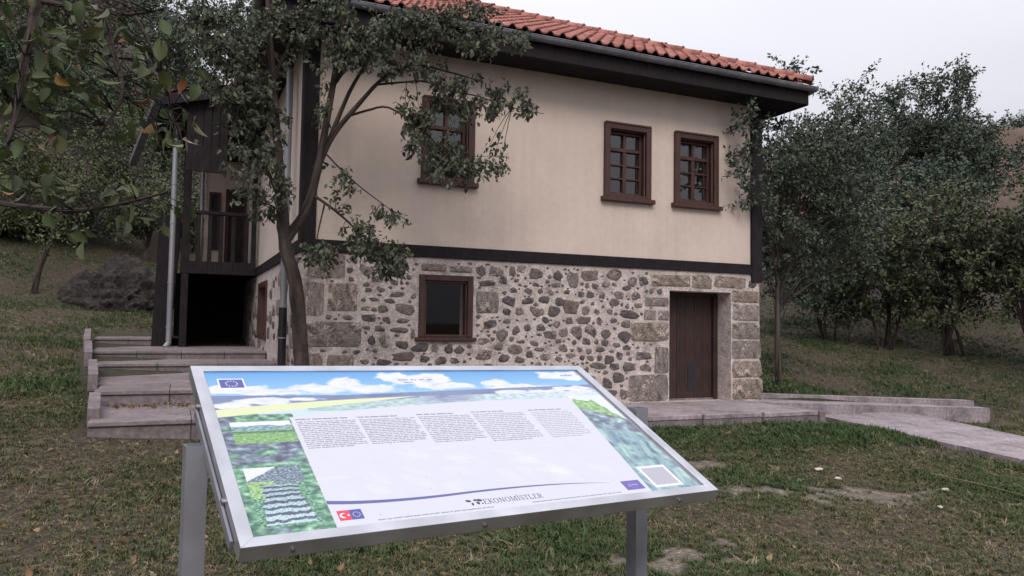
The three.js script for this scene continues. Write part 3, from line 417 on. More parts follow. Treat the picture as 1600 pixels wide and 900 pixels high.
{ // downpipes
  const dp = sub('downpipe', house); tag(dp, 'grey downpipe at the side wall with black lower end');
  mesh('pipe', pipe([V(-0.5, 5.42, -0.95), V(-0.11, 4.95, -0.95), V(-0.11, 1.42, -0.95)], 0.052), M.zinc, dp); mesh('lower_pipe', pipe([V(-0.11, 1.42, -0.95), V(-0.11, 0.1, -0.95)], 0.06), M.blackPipe, dp);
  for (const y of [4.2, 2.9, 1.46]) mesh('clip', cyl(0.06, 0.03, [-0.11, y, -0.95]), M.zinc, dp); for (const y of [1.0, 0.45]) mesh('clip', cyl(0.064, 0.018, [-0.11, y, -0.95]), M.zinc, dp);
  const d2 = sub('downpipe', house); tag(d2, 'grey downpipe standing in front of the balcony post');
  mesh('pipe', pipe([V(-1.85, 5.5, -6.0), V(-1.665, 5.1, -6.18), V(-1.665, 0.78, -6.18), V(-1.72, 0.7, -6.12)], 0.055), M.zinc, d2); for (const y of [4.0, 3.2, 2.0, 1.1]) mesh('clip', cyl(0.063, 0.03, [-1.665, y, -6.18]), M.zinc, d2);
  const d3 = sub('downpipe', house); mesh('pipe', pipe([V(-1.06, 5.3, -9.35), V(-1.06, 2.45, -9.35)], 0.045), M.zinc, d3);
}

// ------------------------------------------------------------ steps, platform, ramp, path
{
  const st = thing('garden_steps', 'broad grey concrete steps with low kerbs climbing beside the house', 'steps');
  const R = rng(31), mats = [M.stepA, M.stepB, M.stepA];
  // [left edge front, left edge back, right edge, front z, back z, top, rise]
  const L = [[-2.27, -2.3, -0.45, 2.35, 0.84, 0.25, 0.3], [-2.35, -2.66, -0.02, 0.86, -2.48, 0.42, 0.3], [-2.66, -2.84, -0.02, -2.46, -3.98, 0.56, 0.26], [-2.84, -3.0, -0.02, -3.96, -7.0, 0.70, 0.26], [-3.05, -3.3, -1.78, -6.98, -10, 0.86, 0.26]];
  L.forEach(([a, a2, b, z0, z1, y, h], i) => {
    const n = Math.round((b - a) / 0.8), w = (b - a) / n, rows = Math.max(2, Math.round((z0 - z1) / 0.75)), dz = (z0 - 0.3 - z1) / rows;
    for (let k = 0; k < n; k++) {
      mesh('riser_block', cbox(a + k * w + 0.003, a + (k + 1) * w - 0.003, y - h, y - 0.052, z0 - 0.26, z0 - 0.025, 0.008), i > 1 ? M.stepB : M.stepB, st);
      mesh('nosing_slab', cbox(a + k * w + 0.003, a + (k + 1) * w - 0.003, y - 0.05, y, z0 - 0.3, z0, 0.008), mats[(k + i) % 3], st);
      for (let r = 0; r < rows; r++) { const j = (R() - 0.5) * 0.006; mesh('paving_slab', cbox(lerp(a, a2, r / rows) + k * w + 0.004, a + (k + 1) * w - 0.004, y - 0.07 + j, y - 0.003 + j, z0 - 0.302 - (r + 1) * dz + 0.004, z0 - 0.302 - r * dz - 0.002, 0.005), mats[Math.floor(R() * 3)], st); }
    }
  });
  mesh('kerb_block', beam(V(-2.24, 0.27, 2.1), V(-2.33, 0.33, 0.95), 0.11, 0.18, 0.01), M.stepB, st);
  mesh('kerb_block', beam(V(-2.43, 0.46, 0.1), V(-2.64, 0.53, -2.2), 0.11, 0.22, 0.01), M.stepB, st);
  mesh('kerb_block', beam(V(-2.74, 0.62, -2.6), V(-2.93, 0.74, -4.6), 0.11, 0.24, 0.01), M.stepB, st); mesh('kerb_block', beam(V(-2.96, 0.77, -4.65), V(-3.22, 0.92, -7.6), 0.11, 0.24, 0.01), M.stepB, st);
}
{
  const pl = sub('pavement', scene); tag(pl, 'low pale concrete platform in front of the brown door', 'pavement', null, 'structure');
  const xs = [3.2, 4.3, 5.4, 6.45, 7.5];
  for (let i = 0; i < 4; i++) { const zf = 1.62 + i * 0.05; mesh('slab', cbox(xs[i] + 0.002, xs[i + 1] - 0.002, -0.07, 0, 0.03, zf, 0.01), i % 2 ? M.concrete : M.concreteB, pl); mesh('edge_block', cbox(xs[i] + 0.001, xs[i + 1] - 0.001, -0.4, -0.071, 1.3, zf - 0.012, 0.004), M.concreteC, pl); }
  mesh('edge_block', cbox(7.503, 7.62, -0.4, -0.005, 0.4, 1.8, 0.012), M.concreteC, pl);
  const rp = sub('ramp', scene); tag(rp, 'gentle concrete ramp between two kerbs at the house corner', 'ramp', null, 'structure');
  for (let i = 0; i < 5; i++) { const a = 7.65 + i * 1.0; mesh('slab', beam(V(a, -0.075 - i * 0.043, -0.34 + i * 0.1), V(a + 0.995, -0.118 - i * 0.043, -0.24 + i * 0.1), 1.1, 0.06), M.concrete, rp); }
  const kerb = (a, b, n, label) => { const k = thing('ramp_kerb', label, 'kerb'); for (let i = 0; i < n; i++) { const p = a.clone().lerp(b, i / n), q = a.clone().lerp(b, (i + 1) / n).lerp(p, 0.003); mesh('kerb_block', beam(p, q, 0.28, 0.36, 0.015), i % 2 ? M.concrete : M.concreteB, k); } };
  kerb(V(7.3, -0.17, 0.3), V(12.7, -0.38, 0.8), 5, 'long low concrete kerb of the ramp next to the path');
  kerb(V(8.6, -0.17, -1.02), V(14.1, -0.4, -0.5), 5, 'long low concrete kerb of the ramp next to the slim tree');
  const pa = sub('path', scene); tag(pa, 'straight pale paved footpath crossing the lawn', 'path', null, 'structure');
  const R = rng(8); let z = 0.98;
  while (z < 13) { const z1 = z + 0.9, n = 2; for (let k = 0; k < n; k++) { const x0 = lerp(pathL(z), pathR(z), k / n), x1 = lerp(pathL(z), pathR(z), (k + 1) / n), y = -0.15 - 0.034 * z + (R() - 0.5) * 0.006; mesh('slab', beam(V((x0 + x1) / 2, y - 0.1, z), V((lerp(pathL(z1), pathR(z1), k / n) + lerp(pathL(z1), pathR(z1), (k + 1) / n)) / 2, y - 0.1 - 0.03, z1 - 0.005), x1 - x0 - 0.005, 0.2, 0.006), R() < 0.5 ? M.concrete : M.concreteB, pa); } z = z1; }
}

// ------------------------------------------------------------ information board
{
  const C = V(-0.7466, 0.9081, 8.4632), X = V(0.9896, -0.0142, -0.1429).normalize(), N = V(0.0741, 0.9029, 0.4235).normalize(), Yv = N.clone().cross(X).normalize(); X.copy(Yv.clone().cross(N));
  const W = 1.4, H = 0.788, gy = groundY(C.x, C.z), sg = thing('information_board', 'tilted information board in an aluminium frame on two grey posts', 'sign', [C.x, gy, C.z]);
  const mat = new THREE.Matrix4().makeBasis(X, Yv, N).setPosition(0, C.y - gy, 0), on = (g) => { g.applyMatrix4(mat); return g; };
  // printed sheet, positions as fractions of the whole board
  const cw = 2048, ch = 1150, cv = document.createElement('canvas'), art = document.createElement('canvas'); cv.width = cw; cv.height = ch; art.width = cw / 4; art.height = Math.round(ch / 4); let c = art.getContext('2d'); c.scale(0.25, 0.25); // pictures are drawn coarse, then enlarged, so that they stay soft
  const I = [0.022, 0.966, 0.038, 0.962], x_ = (u) => (u - I[0]) / (I[1] - I[0]) * cw, y_ = (v) => (v - I[2]) / (I[3] - I[2]) * ch, R = rng(77);
  const poly = (pts, f) => { c.fillStyle = f; c.beginPath(); pts.forEach(([u, v], i) => (i ? c.lineTo(x_(u), y_(v)) : c.moveTo(x_(u), y_(v)))); c.closePath(); c.fill(); };
  const blot = (u0, u1, v0, v1, n, cols, s0, s1, al = 0.35, asp = 1) => { for (let i = 0; i < n; i++) { c.globalAlpha = al * (0.4 + R() * 0.8); c.fillStyle = cols[Math.floor(R() * cols.length)]; c.beginPath(); const r = (s0 + R() * (s1 - s0)); c.ellipse(x_(lerp(u0, u1, R())), y_(lerp(v0, v1, R())), r * asp, r, R() * 0.6 - 0.3, 0, 7); c.fill(); } c.globalAlpha = 1; };
  c.fillStyle = '#7fa39a'; c.fillRect(0, 0, cw, ch);
  c.save(); c.beginPath(); c.rect(0, y_(0.2), x_(0.2), ch); c.clip();
  blot(0.0, 0.2, 0.3, 1, 900, ['#4f7f6c', '#76a58c', '#5d7f8e', '#8fb7ac', '#41605c', '#6d9b6c'], 6, 34, 0.45, 1.6);
  blot(0.02, 0.17, 0.53, 0.6, 120, ['#4a5064', '#575b70', '#3f4a58'], 10, 34, 0.5, 2); blot(0.02, 0.17, 0.6, 0.65, 120, ['#5fb09a', '#79bfa4', '#4d9a80'], 5, 22, 0.45, 2);
  blot(0.02, 0.06, 0.38, 0.5, 40, ['#4d5268', '#5a6072'], 10, 26, 0.5, 1);
  c.restore();
  c.save(); c.beginPath(); c.rect(x_(0.82), y_(0.26), cw, ch); c.clip();
  blot(0.8, 1, 0.26, 1, 900, ['#7f9fb4', '#8ebcb4', '#6b8794', '#9fcabf', '#86a3bd', '#a9cfc8', '#5e7c80'], 6, 36, 0.45, 1.8);
  poly([[0.84, 0.27], [1, 0.27], [1, 0.5], [0.93, 0.37]], '#e9edf4'); blot(0.86, 0.93, 0.3, 0.36, 80, ['#8fcf86', '#79bd75', '#a4dc98'], 8, 26, 0.5, 2); blot(0.905, 0.94, 0.29, 0.35, 40, ['#5f7a62', '#8a9a84'], 3, 12, 0.6, 2);
  blot(0.85, 0.96, 0.4, 0.52, 120, ['#6f7f9e', '#67738c', '#7c8aa8'], 10, 40, 0.5, 2.4); c.strokeStyle = '#3c4a50'; c.lineWidth = 9; c.beginPath(); c.moveTo(x_(0.897), y_(0.52)); c.lineTo(x_(0.903), y_(0.6)); c.stroke();
  for (let i = 0; i < 60; i++) { c.globalAlpha = 0.4; c.strokeStyle = R() < 0.5 ? '#c9e6df' : '#6d9793'; c.lineWidth = 2 + R() * 3; const u = lerp(0.86, 0.97, R()), v = lerp(0.55, 0.95, R()); c.beginPath(); c.moveTo(x_(u), y_(v)); c.quadraticCurveTo(x_(u + 0.02), y_(v + 0.0), x_(u + 0.03), y_(v + 0.05)); c.stroke(); } c.globalAlpha = 1;
  c.restore();
  // hazy strip under the sky
  poly([[0.1, 0.2], [1, 0.2], [1, 0.32], [0.1, 0.42]], '#b9cbdc'); blot(0.25, 0.5, 0.25, 0.33, 220, ['#9fbfae', '#aebfd6', '#c6d6e0', '#8fb0a4'], 6, 26, 0.4, 2.2); blot(0.47, 0.6, 0.24, 0.3, 90, ['#7f88a6', '#8d96b2'], 10, 34, 0.4, 2.4); blot(0.6, 0.86, 0.25, 0.31, 120, ['#c3d2e4', '#d9e2ee', '#b4c9dc'], 8, 30, 0.4, 2.6);
  // sky with clouds, sea band
  const sk = c.createLinearGradient(0, 0, 0, y_(0.22)); sk.addColorStop(0, '#4f92c8'); sk.addColorStop(0.6, '#73a8d0'); sk.addColorStop(1, '#8ab8d6'); c.fillStyle = sk; c.fillRect(0, 0, cw, y_(0.215));
  const puff = (u, v, w, h, n) => { for (let i = 0; i < n; i++) { const a = R() * 6.28, q = Math.sqrt(R()); c.globalAlpha = 0.5 + R() * 0.4; c.fillStyle = R() < 0.7 ? '#cdd0da' : '#b4c1d3'; c.beginPath(); c.ellipse(x_(u + Math.cos(a) * q * w), y_(v + Math.sin(a) * q * h), 10 + R() * 26, 8 + R() * 20, 0, 0, 7); c.fill(); } c.globalAlpha = 1; };
  poly([[0, 0.205], [0.3, 0.222], [0.45, 0.212], [0.65, 0.203], [1, 0.165], [1, 0.235], [0.62, 0.25], [0.3, 0.262], [0, 0.33]], '#6f7ca6');
  puff(0.07, 0.17, 0.045, 0.03, 90); puff(0.14, 0.19, 0.05, 0.026, 80); puff(0.24, 0.17, 0.05, 0.035, 110); puff(0.3, 0.13, 0.03, 0.05, 90); puff(0.36, 0.18, 0.05, 0.03, 80); puff(0.43, 0.09, 0.035, 0.035, 70); puff(0.48, 0.11, 0.06, 0.04, 110); puff(0.55, 0.16, 0.06, 0.03, 80); puff(0.53, 0.08, 0.03, 0.02, 50); puff(0.68, 0.16, 0.04, 0.03, 70); puff(0.72, 0.19, 0.07, 0.022, 100); puff(0.8, 0.2, 0.05, 0.025, 70); puff(0.9, 0.085, 0.055, 0.04, 120); puff(0.93, 0.1, 0.035, 0.03, 60); puff(0.9, 0.21, 0.05, 0.025, 60); puff(0.06, 0.27, 0.03, 0.02, 30); puff(0.12, 0.25, 0.04, 0.022, 60); puff(0.2, 0.245, 0.03, 0.012, 30); puff(0.82, 0.235, 0.13, 0.012, 90);
  // yellow-green swoosh
  c.fillStyle = '#ccd5a8'; c.beginPath(); c.moveTo(x_(0.0), y_(0.312)); c.quadraticCurveTo(x_(0.16), y_(0.258), x_(0.46), y_(0.242)); c.quadraticCurveTo(x_(0.24), y_(0.302), x_(0.0), y_(0.357)); c.fill();
  c = cv.getContext('2d'); c.imageSmoothingEnabled = true; c.drawImage(art, 0, 0, cw, ch);
  const hex = (h) => [1, 3, 5].map((i) => parseInt(h.slice(i, i + 2), 16)), ramp = (st, t) => { t = clamp(t, 0, 0.9999) * (st.length - 1); const i = Math.floor(t), f = t - i; return st[i].map((q, k) => lerp(q, st[i + 1][k], f)); };
  const noisePic = (u0, u1, v0, v1, n, fn) => { const w = n, h = Math.max(8, Math.round(n * (y_(v1) - y_(v0)) / (x_(u1) - x_(u0)))), k = document.createElement('canvas'); k.width = w; k.height = h; const kc = k.getContext('2d'), im = kc.createImageData(w, h); for (let j = 0; j < h; j++) for (let i = 0; i < w; i++) { const q = fn(i / w, j / h), o = (j * w + i) * 4; im.data[o] = q[0]; im.data[o + 1] = q[1]; im.data[o + 2] = q[2]; im.data[o + 3] = q[3] ?? 255; } kc.putImageData(im, 0, 0); c.drawImage(k, x_(u0), y_(v0), x_(u1) - x_(u0), y_(v1) - y_(v0)); };
  const gA = ['#26413c', '#3f6a58', '#5d8f72', '#84b391', '#b4cfc2'].map(hex), gB = ['#3c4258', '#565d74', '#6f8290', '#93b0b4', '#bcd3d6'].map(hex), gC = ['#48606a', '#637f90', '#7f9fa8', '#98b9b2', '#bcd2ce'].map(hex), gD = ['#36543c', '#527c4c', '#70a05c', '#90b476', '#aec69a'].map(hex);
  const grain = (u, v, k, z) => 0.48 + fbm(u * k, v * k, z, 6) * 1.15;
  noisePic(0.018, 0.165, 0.34, 0.97, 260, (u, v) => { const rock = sm(0.1, 0.35, fbm(u * 3 + 2, v * 9, 4, 3) + (Math.abs(v - 0.36) < 0.09 ? 0.35 : 0) + (u < 0.25 && v < 0.3 ? 0.3 : 0)), a = ramp(gA, grain(u * 1.2, v * 4.5, 7, 1)), b = ramp(gB, grain(u * 1.5, v * 6, 5, 2) - 0.12); return a.map((q, i) => lerp(q, b[i], rock)); });
  noisePic(0.83, 0.97, 0.27, 0.97, 260, (u, v) => { const fl = v * 5 - u * 2.4 + fbm(u * 3, v * 8, 2, 3) * 1.2, a = ramp(gC, 0.45 + fbm(fl * 1.6, u * 5 + v * 4, 3, 6) * 1.1 + (v - 0.4) * 0.15), b = ramp(gB, grain(u, v * 3, 6, 5)), t = sm(0.3, 0.1, Math.abs(v - 0.24 - u * 0.12) * 2); let o = a.map((q, i) => lerp(q, b[i], t)); if (v < 0.1 + u * 0.2 - (u < 0.2 ? 0.06 : 0)) o = ramp(gD, grain(u * 2, v * 9, 5, 6) + 0.15); if (v < 0.055 + fbm(u * 5, 1, 2, 3) * 0.05 || v < (u - 0.55) * 0.75 + fbm(u * 9, v * 9, 1, 3) * 0.06) o = [206, 212, 222]; return o; });
  noisePic(0.2, 0.86, 0.235, 0.33, 700, (u, v) => { const a = ramp(['#7f98a0', '#97b3a8', '#b2c4d0', '#c9d3de'].map(hex), grain(u * 9, v * 2, 5, 8) + u * 0.35 - 0.1), b = ramp(['#666f92', '#7f8aa8', '#a0aac4'].map(hex), grain(u * 6, v * 2, 4, 9)); const t = sm(0.16, 0.02, Math.abs(u - 0.5)) * sm(1, 0.2, v); return a.map((q, i) => lerp(q, b[i], t)); });
  const puffs = [[0.07, 0.165, 0.06, 0.03], [0.14, 0.19, 0.06, 0.022], [0.25, 0.172, 0.06, 0.032], [0.305, 0.135, 0.035, 0.045], [0.36, 0.18, 0.06, 0.028], [0.43, 0.088, 0.045, 0.035], [0.49, 0.11, 0.07, 0.04], [0.55, 0.165, 0.07, 0.025], [0.53, 0.075, 0.03, 0.02], [0.69, 0.15, 0.035, 0.03], [0.73, 0.185, 0.08, 0.022], [0.81, 0.2, 0.06, 0.022], [0.9, 0.085, 0.07, 0.035], [0.93, 0.1, 0.04, 0.03]];
  const low = [[0.06, 0.275, 0.035, 0.02], [0.125, 0.252, 0.05, 0.024], [0.2, 0.245, 0.035, 0.012], [0.72, 0.225, 0.05, 0.014], [0.8, 0.228, 0.06, 0.018], [0.9, 0.205, 0.05, 0.022], [0.93, 0.235, 0.06, 0.016]];
  noisePic(0.0, 1.0, 0.02, 0.34, 1000, (uu, vv) => { const u = uu, v = 0.02 + vv * 0.32, sea = v > (u < 0.3 ? lerp(0.207, 0.222, u / 0.3) : lerp(0.222, 0.17, (u - 0.3) / 0.7)), end = u < 0.46 ? 1 : lerp(0.25, 0.23, u); if (v > (u < 0.46 ? 0.325 - 0.16 * u : end)) return [0, 0, 0, 0]; let d = -0.6; for (const [a, b, w, h] of (sea ? low : puffs)) d = Math.max(d, 1 - Math.hypot((u - a) / w, (v - b) / h)); d += fbm(u * 24, v * 30, 3, 5) * 1.0; const t = sm(-0.28, 0.12, d), base = sea ? ramp(['#5c6894', '#76839f'].map(hex), grain(u * 4, v * 4, 3, 2)) : ramp(['#4a8cc6', '#6ba3d0', '#86b6d8'].map(hex), (v - 0.03) / 0.19), cl = ramp(['#a9bbd2', '#cdd1dc', '#d6d8e0'].map(hex), 0.6 + fbm(u * 30 + 4, v * 30, 6, 4) * 1.1); return base.map((q, i) => lerp(q, cl[i], t)); });
  c.fillStyle = '#ccd5a8'; c.beginPath(); c.moveTo(x_(0.0), y_(0.312)); c.quadraticCurveTo(x_(0.16), y_(0.258), x_(0.46), y_(0.242)); c.quadraticCurveTo(x_(0.24), y_(0.302), x_(0.0), y_(0.357)); c.fill();
  // white text field
  c.fillStyle = '#c6c8d2'; c.beginPath(); c.moveTo(x_(0.157), y_(0.366)); c.quadraticCurveTo(x_(0.35), y_(0.31), x_(0.6), y_(0.292)); c.lineTo(x_(0.862), y_(0.284)); c.lineTo(x_(0.826), y_(1)); c.lineTo(x_(0.155), y_(1)); c.closePath(); c.fill();
  for (let i = 0; i < 70; i++) { c.globalAlpha = 0.12; c.fillStyle = R() < 0.5 ? '#e2e4ec' : '#bcc2d0'; c.beginPath(); c.ellipse(x_(lerp(0.18, 0.8, R())), y_(lerp(0.6, 0.85, R())), 20 + R() * 60, 8 + R() * 30, R(), 0, 7); c.fill(); } c.globalAlpha = 1;
  // photographs
  noisePic(0.042, 0.154, 0.384, 0.513, 220, (u, v) => { const hill = 0.2 + fbm(u * 3, 1, 1, 4) * 0.14; if (v < hill) return [212, 214, 219]; if (v < 0.42 + fbm(u * 6, 2, 2, 3) * 0.1) return ramp(gC, grain(u * 3, v * 3, 4, 3) - 0.05); return ramp(gD, grain(u * 4, v * 7, 4, 4) + (Math.abs(v - 0.5) < 0.05 ? -0.3 : 0.05)); });
  noisePic(0.04, 0.137, 0.645, 0.925, 220, (u, v) => { if (v < 0.24 - u * 0.42 + fbm(u * 8, v * 8, 2, 3) * 0.04) return [208, 212, 220]; const L = lerp(0.3, 0.08, v), Rr = lerp(0.72, 0.95, v), edge = fbm(u * 9, v * 14, 3, 3) * 0.12; if (v > 0.32 && v < 0.97 && u > L + edge && u < Rr + edge) { const st = Math.pow((v - 0.3) / 0.7, 0.8) * 8 + fbm(u * 7, v * 5, 4, 3) * 0.5, f = st - Math.floor(st), light = sm(0.3, 0.5, f); return ramp(gB, light * 0.75 + fbm(u * 30, v * 40, 5, 3) * 0.7 + (v - 0.5) * 0.4); } if (u < 0.45 && v > 0.25 && v < 0.55 && fbm(u * 6, v * 6, 7, 3) > -0.12) return ramp(gD, grain(u * 4, v * 6, 5, 8) + 0.22); if (v < 0.3) return ramp(gB, grain(u * 4, v * 9, 5, 9) - 0.05); return ramp(gA, grain(u * 4, v * 8, 5, 7)); });
  // columns of small grey print
  const cols = [[0.166, 0.284, 0.395, 0.565], [0.293, 0.415, 0.395, 0.558], [0.425, 0.55, 0.392, 0.572], [0.558, 0.688, 0.389, 0.588], [0.71, 0.824, 0.39, 0.585]];
  cols.forEach(([a, b, v0, v1], q) => {
    c.fillStyle = q === 4 ? 'rgba(70,74,92,0.62)' : 'rgba(52,56,74,0.8)'; const rows = 15;
    for (let r = 0; r < rows; r++) { let x = x_(a), e = r === rows - 1 ? x_(lerp(a, b, 0.75)) : x_(b), y = y_(lerp(v0, v1, r / rows)); while (x < e - 12) { const w = Math.min(e - x, 8 + R() * 34); for (let k = 0; k < w; k += 4.4) { const h = 4 + R() * 3; c.fillRect(x + k, y + 7 - h, 2.6 + R(), h); } x += w + 6; } }
    let x = x_(a), e = x_(lerp(a, b, 0.6 + R() * 0.25)); c.fillStyle = 'rgba(40,44,62,0.85)'; while (x < e) { const w = 14 + R() * 36; for (let k = 0; k < w; k += 5) c.fillRect(x + k, y_(v0) - 20 - R() * 2, 3.4, 7 + R() * 2); x += w + 8; }
  });
  // heading marks too small to read, flags, arc, sponsor line
  c.fillStyle = '#2c3446'; { let x = x_(0.44); for (const w of [5, 3, 3, 3]) { for (let k = 0; k < w * 11; k += 11) { c.fillRect(x + k, y_(0.106), 3, 12); c.fillRect(x + k, y_(0.106) + (R() < 0.5 ? 0 : 9), 7, 3); if (R() < 0.6) c.fillRect(x + k + 5, y_(0.106) + 3, 2.6, 9); } x += w * 11 + 12; } c.fillRect(x_(0.45), y_(0.131), 46, 5); }
  { let x = x_(0.905); for (let k = 0; k < 8; k++) { c.fillRect(x + k * 11, y_(0.083), 6, 10 + (k === 4 ? -4 : 0)); if (k === 4) c.fillRect(x + k * 11 + 3, y_(0.068), 3, 22); } }
  const euStars = (cx, cy, r, s, f) => { c.fillStyle = f; for (let k = 0; k < 12; k++) { const a = k / 12 * 6.283; c.beginPath(); c.arc(cx + Math.cos(a) * r, cy + Math.sin(a) * r, s, 0, 7); c.fill(); } };
  const rect = (u0, u1, v0, v1, f) => { c.fillStyle = f; c.fillRect(x_(u0), y_(v0), x_(u1) - x_(u0), y_(v1) - y_(v0)); };
  rect(0.045, 0.097, 0.09, 0.172, '#dfe3f2'); rect(0.048, 0.094, 0.096, 0.156, '#3c4193'); euStars(x_(0.071), y_(0.126), 24, 3.2, '#e8e6c8');
  rect(0.165, 0.186, 0.885, 0.93, '#d5334b'); rect(0.186, 0.207, 0.885, 0.93, '#3f4aa0'); c.fillStyle = '#fff'; c.beginPath(); c.arc(x_(0.174), y_(0.9075), 14, 0, 7); c.fill(); c.fillStyle = '#d5334b'; c.beginPath(); c.arc(x_(0.1765), y_(0.9075), 11, 0, 7); c.fill(); c.fillStyle = '#fff'; c.beginPath(); for (let k = 0; k < 10; k++) { const a = k / 10 * 6.283 + Math.PI, r = k % 2 ? 2.6 : 6.5; c.lineTo(x_(0.1825) + Math.cos(a) * r, y_(0.9075) + Math.sin(a) * r); } c.fill(); euStars(x_(0.1965), y_(0.9075), 13, 2, '#f0d86a');
  c.fillStyle = '#55558f'; c.beginPath(); c.moveTo(x_(0.156), y_(0.833)); c.quadraticCurveTo(x_(0.24), y_(0.862), x_(0.38), y_(0.857)); c.quadraticCurveTo(x_(0.6), y_(0.842), x_(0.755), y_(0.888)); c.quadraticCurveTo(x_(0.6), y_(0.85), x_(0.38), y_(0.868)); c.quadraticCurveTo(x_(0.24), y_(0.876), x_(0.156), y_(0.85)); c.fill();
  c.fillStyle = '#3f4250'; c.font = '42px serif'; c.save(); const tw = c.measureText('EKONOMİSTLER').width; c.translate(x_(0.437), y_(0.926)); c.scale((x_(0.567) - x_(0.437)) / tw, 1); c.fillText('EKONOMİSTLER', 0, 0); c.restore();
  c.fillStyle = '#262a36'; for (const [du, dv, rx, ry, a] of [[0.409, 0.903, 12, 7, 0.3], [0.414, 0.92, 5, 9, 0.2], [0.4235, 0.902, 9, 6, 0], [0.426, 0.917, 7, 9, 0], [0.4315, 0.904, 12, 8, 0.2], [0.4345, 0.921, 4, 4, 0]]) { c.beginPath(); c.ellipse(x_(du), y_(dv), rx, ry, a, 0, 7); c.fill(); }
  c.fillStyle = 'rgba(50,54,70,0.75)'; for (const [u0, u1, v] of [[0.228, 0.448, 0.942], [0.536, 0.749, 0.941]]) { let x = x_(u0); while (x < x_(u1)) { const w = 10 + R() * 30; for (let k = 0; k < w; k += 4) c.fillRect(x + k, y_(v) - R() * 2, 2.4, 5 + R() * 2); x += w + 5; } }
  rect(0.772, 0.82, 0.884, 0.937, '#5a52a0'); euStars(x_(0.796), y_(0.91), 20, 2.4, '#8f86c4'); c.fillStyle = '#c86a8c'; c.beginPath(); c.arc(x_(0.786), y_(0.912), 7, 0, 7); c.fill(); c.fillStyle = '#8f8ad0'; c.fillRect(x_(0.79), y_(0.906), 44, 8);
  rect(0.848, 0.928, 0.808, 0.94, '#d6d7de'); rect(0.856, 0.92, 0.822, 0.926, '#a9a8b4'); // the square code is left blank
  for (let i = 0; i < 90; i++) { c.globalAlpha = 0.3 + R() * 0.4; c.fillStyle = '#55564f'; c.beginPath(); c.arc(R() * cw, R() * ch, 0.8 + R() * 2.2, 0, 7); c.fill(); } c.globalAlpha = 1;
  { const y = ch - 7; for (let x = 0; x < cw; x += 3) { c.globalAlpha = clamp(0.25 + perlin.noise(x * 0.02, 3, 1)); c.fillStyle = '#7d8088'; c.fillRect(x, y + perlin.noise(x * 0.05, 1, 2) * 4, 3, 3 + R() * 4); } c.globalAlpha = 1; }
  const tex = new THREE.CanvasTexture(cv); tex.colorSpace = THREE.SRGBColorSpace; tex.anisotropy = 8;
  const pg = new THREE.PlaneGeometry((I[1] - I[0]) * W, (I[3] - I[2]) * H); pg.translate(((I[0] + I[1]) / 2 - 0.5) * W, (0.5 - (I[2] + I[3]) / 2) * H, -0.003);
  tag(mesh('printed_panel', on(pg), new THREE.MeshPhysicalMaterial({ map: tex, roughness: 0.32, clearcoat: 0.25, clearcoatRoughness: 0.2 }), sg), 'printed sheet with blue sky, landscape photographs and columns of text');
  mesh('backing_plate', on(cbox(-W / 2 + 0.02, W / 2 - 0.02, -H / 2 + 0.02, H / 2 - 0.02, -0.024, -0.006, 0.002)), M.post, sg);
  // mitred frame
  const rail = (pts) => { const s = new THREE.Shape(); pts.forEach(([x, y], i) => (i ? s.lineTo(x, y) : s.moveTo(x, y))); const g = new THREE.ExtrudeGeometry(s, { depth: 0.036, bevelEnabled: true, bevelSize: 0.0012, bevelThickness: 0.0012, bevelSegments: 1 }); g.translate(0, 0, -0.036); return on(planarUV(g)); };
  const hx = W / 2 - 0.0015, hy = H / 2 - 0.0015, ix = W / 2 - 0.032, iy = H / 2 - 0.03, e = 0.0008;
  mesh('frame_rail', rail([[-hx + e, -hy], [hx - e, -hy], [ix - e, -iy], [-ix + e, -iy]]), M.alu, sg); mesh('frame_rail', rail([[-ix + e, iy], [ix - e, iy], [hx - e, hy], [-hx + e, hy]]), M.alu, sg);
  mesh('frame_rail', rail([[-hx, -hy + e], [-ix, -iy + e], [-ix, iy - e], [-hx, hy - e]]), M.alu, sg); mesh('frame_rail', rail([[ix, -iy + e], [hx, -hy + e], [hx, hy - e], [ix, iy - e]]), M.alu, sg);
  for (const v of [0.25, -0.27]) mesh('bolt', on(cyl(0.008, 0.008, [-W / 2 - 0.003, v * H, -0.018], 'x')), M.bolt, sg);
  for (const u of [-0.42, -0.08, 0.39]) mesh('screw', on(cyl(0.005, 0.004, [u * W, -H / 2 - 0.002, -0.02], 'y')), M.bolt, sg);
  mesh('side_bracket', on(cbox(-W / 2 - 0.008, -W / 2 - 0.001, -0.34, 0.2, -0.05, -0.022, 0.002)), M.post, sg);
  // square tube posts, open at the top
  const tubePost = (px, pz, top) => { const s = new THREE.Shape(), a = 0.026, b = 0.0225; s.moveTo(-a, -a); s.lineTo(a, -a); s.lineTo(a, a); s.lineTo(-a, a); const h = new THREE.Path(); h.moveTo(-b, -b); h.lineTo(-b, b); h.lineTo(b, b); h.lineTo(b, -b); s.holes.push(h); const y0 = groundY(px, pz) - 0.3; const g = new THREE.ExtrudeGeometry(s, { depth: top - y0, bevelEnabled: false }); g.rotateX(-Math.PI / 2); const m = mesh('post', planarUV(g), M.post, sg, [px - C.x, y0 - gy, pz - C.z]); m.rotation.y = 0.144; };
  tubePost(-1.472, 8.5, 0.905); tubePost(-0.02, 8.29, 0.935);
  mesh('cross_bar', cbox(-0.69, 0.69, -0.02, 0.02, -0.03, 0.01), M.post, sg, [0, C.y - gy - 0.06, -0.06], 0.144);
}

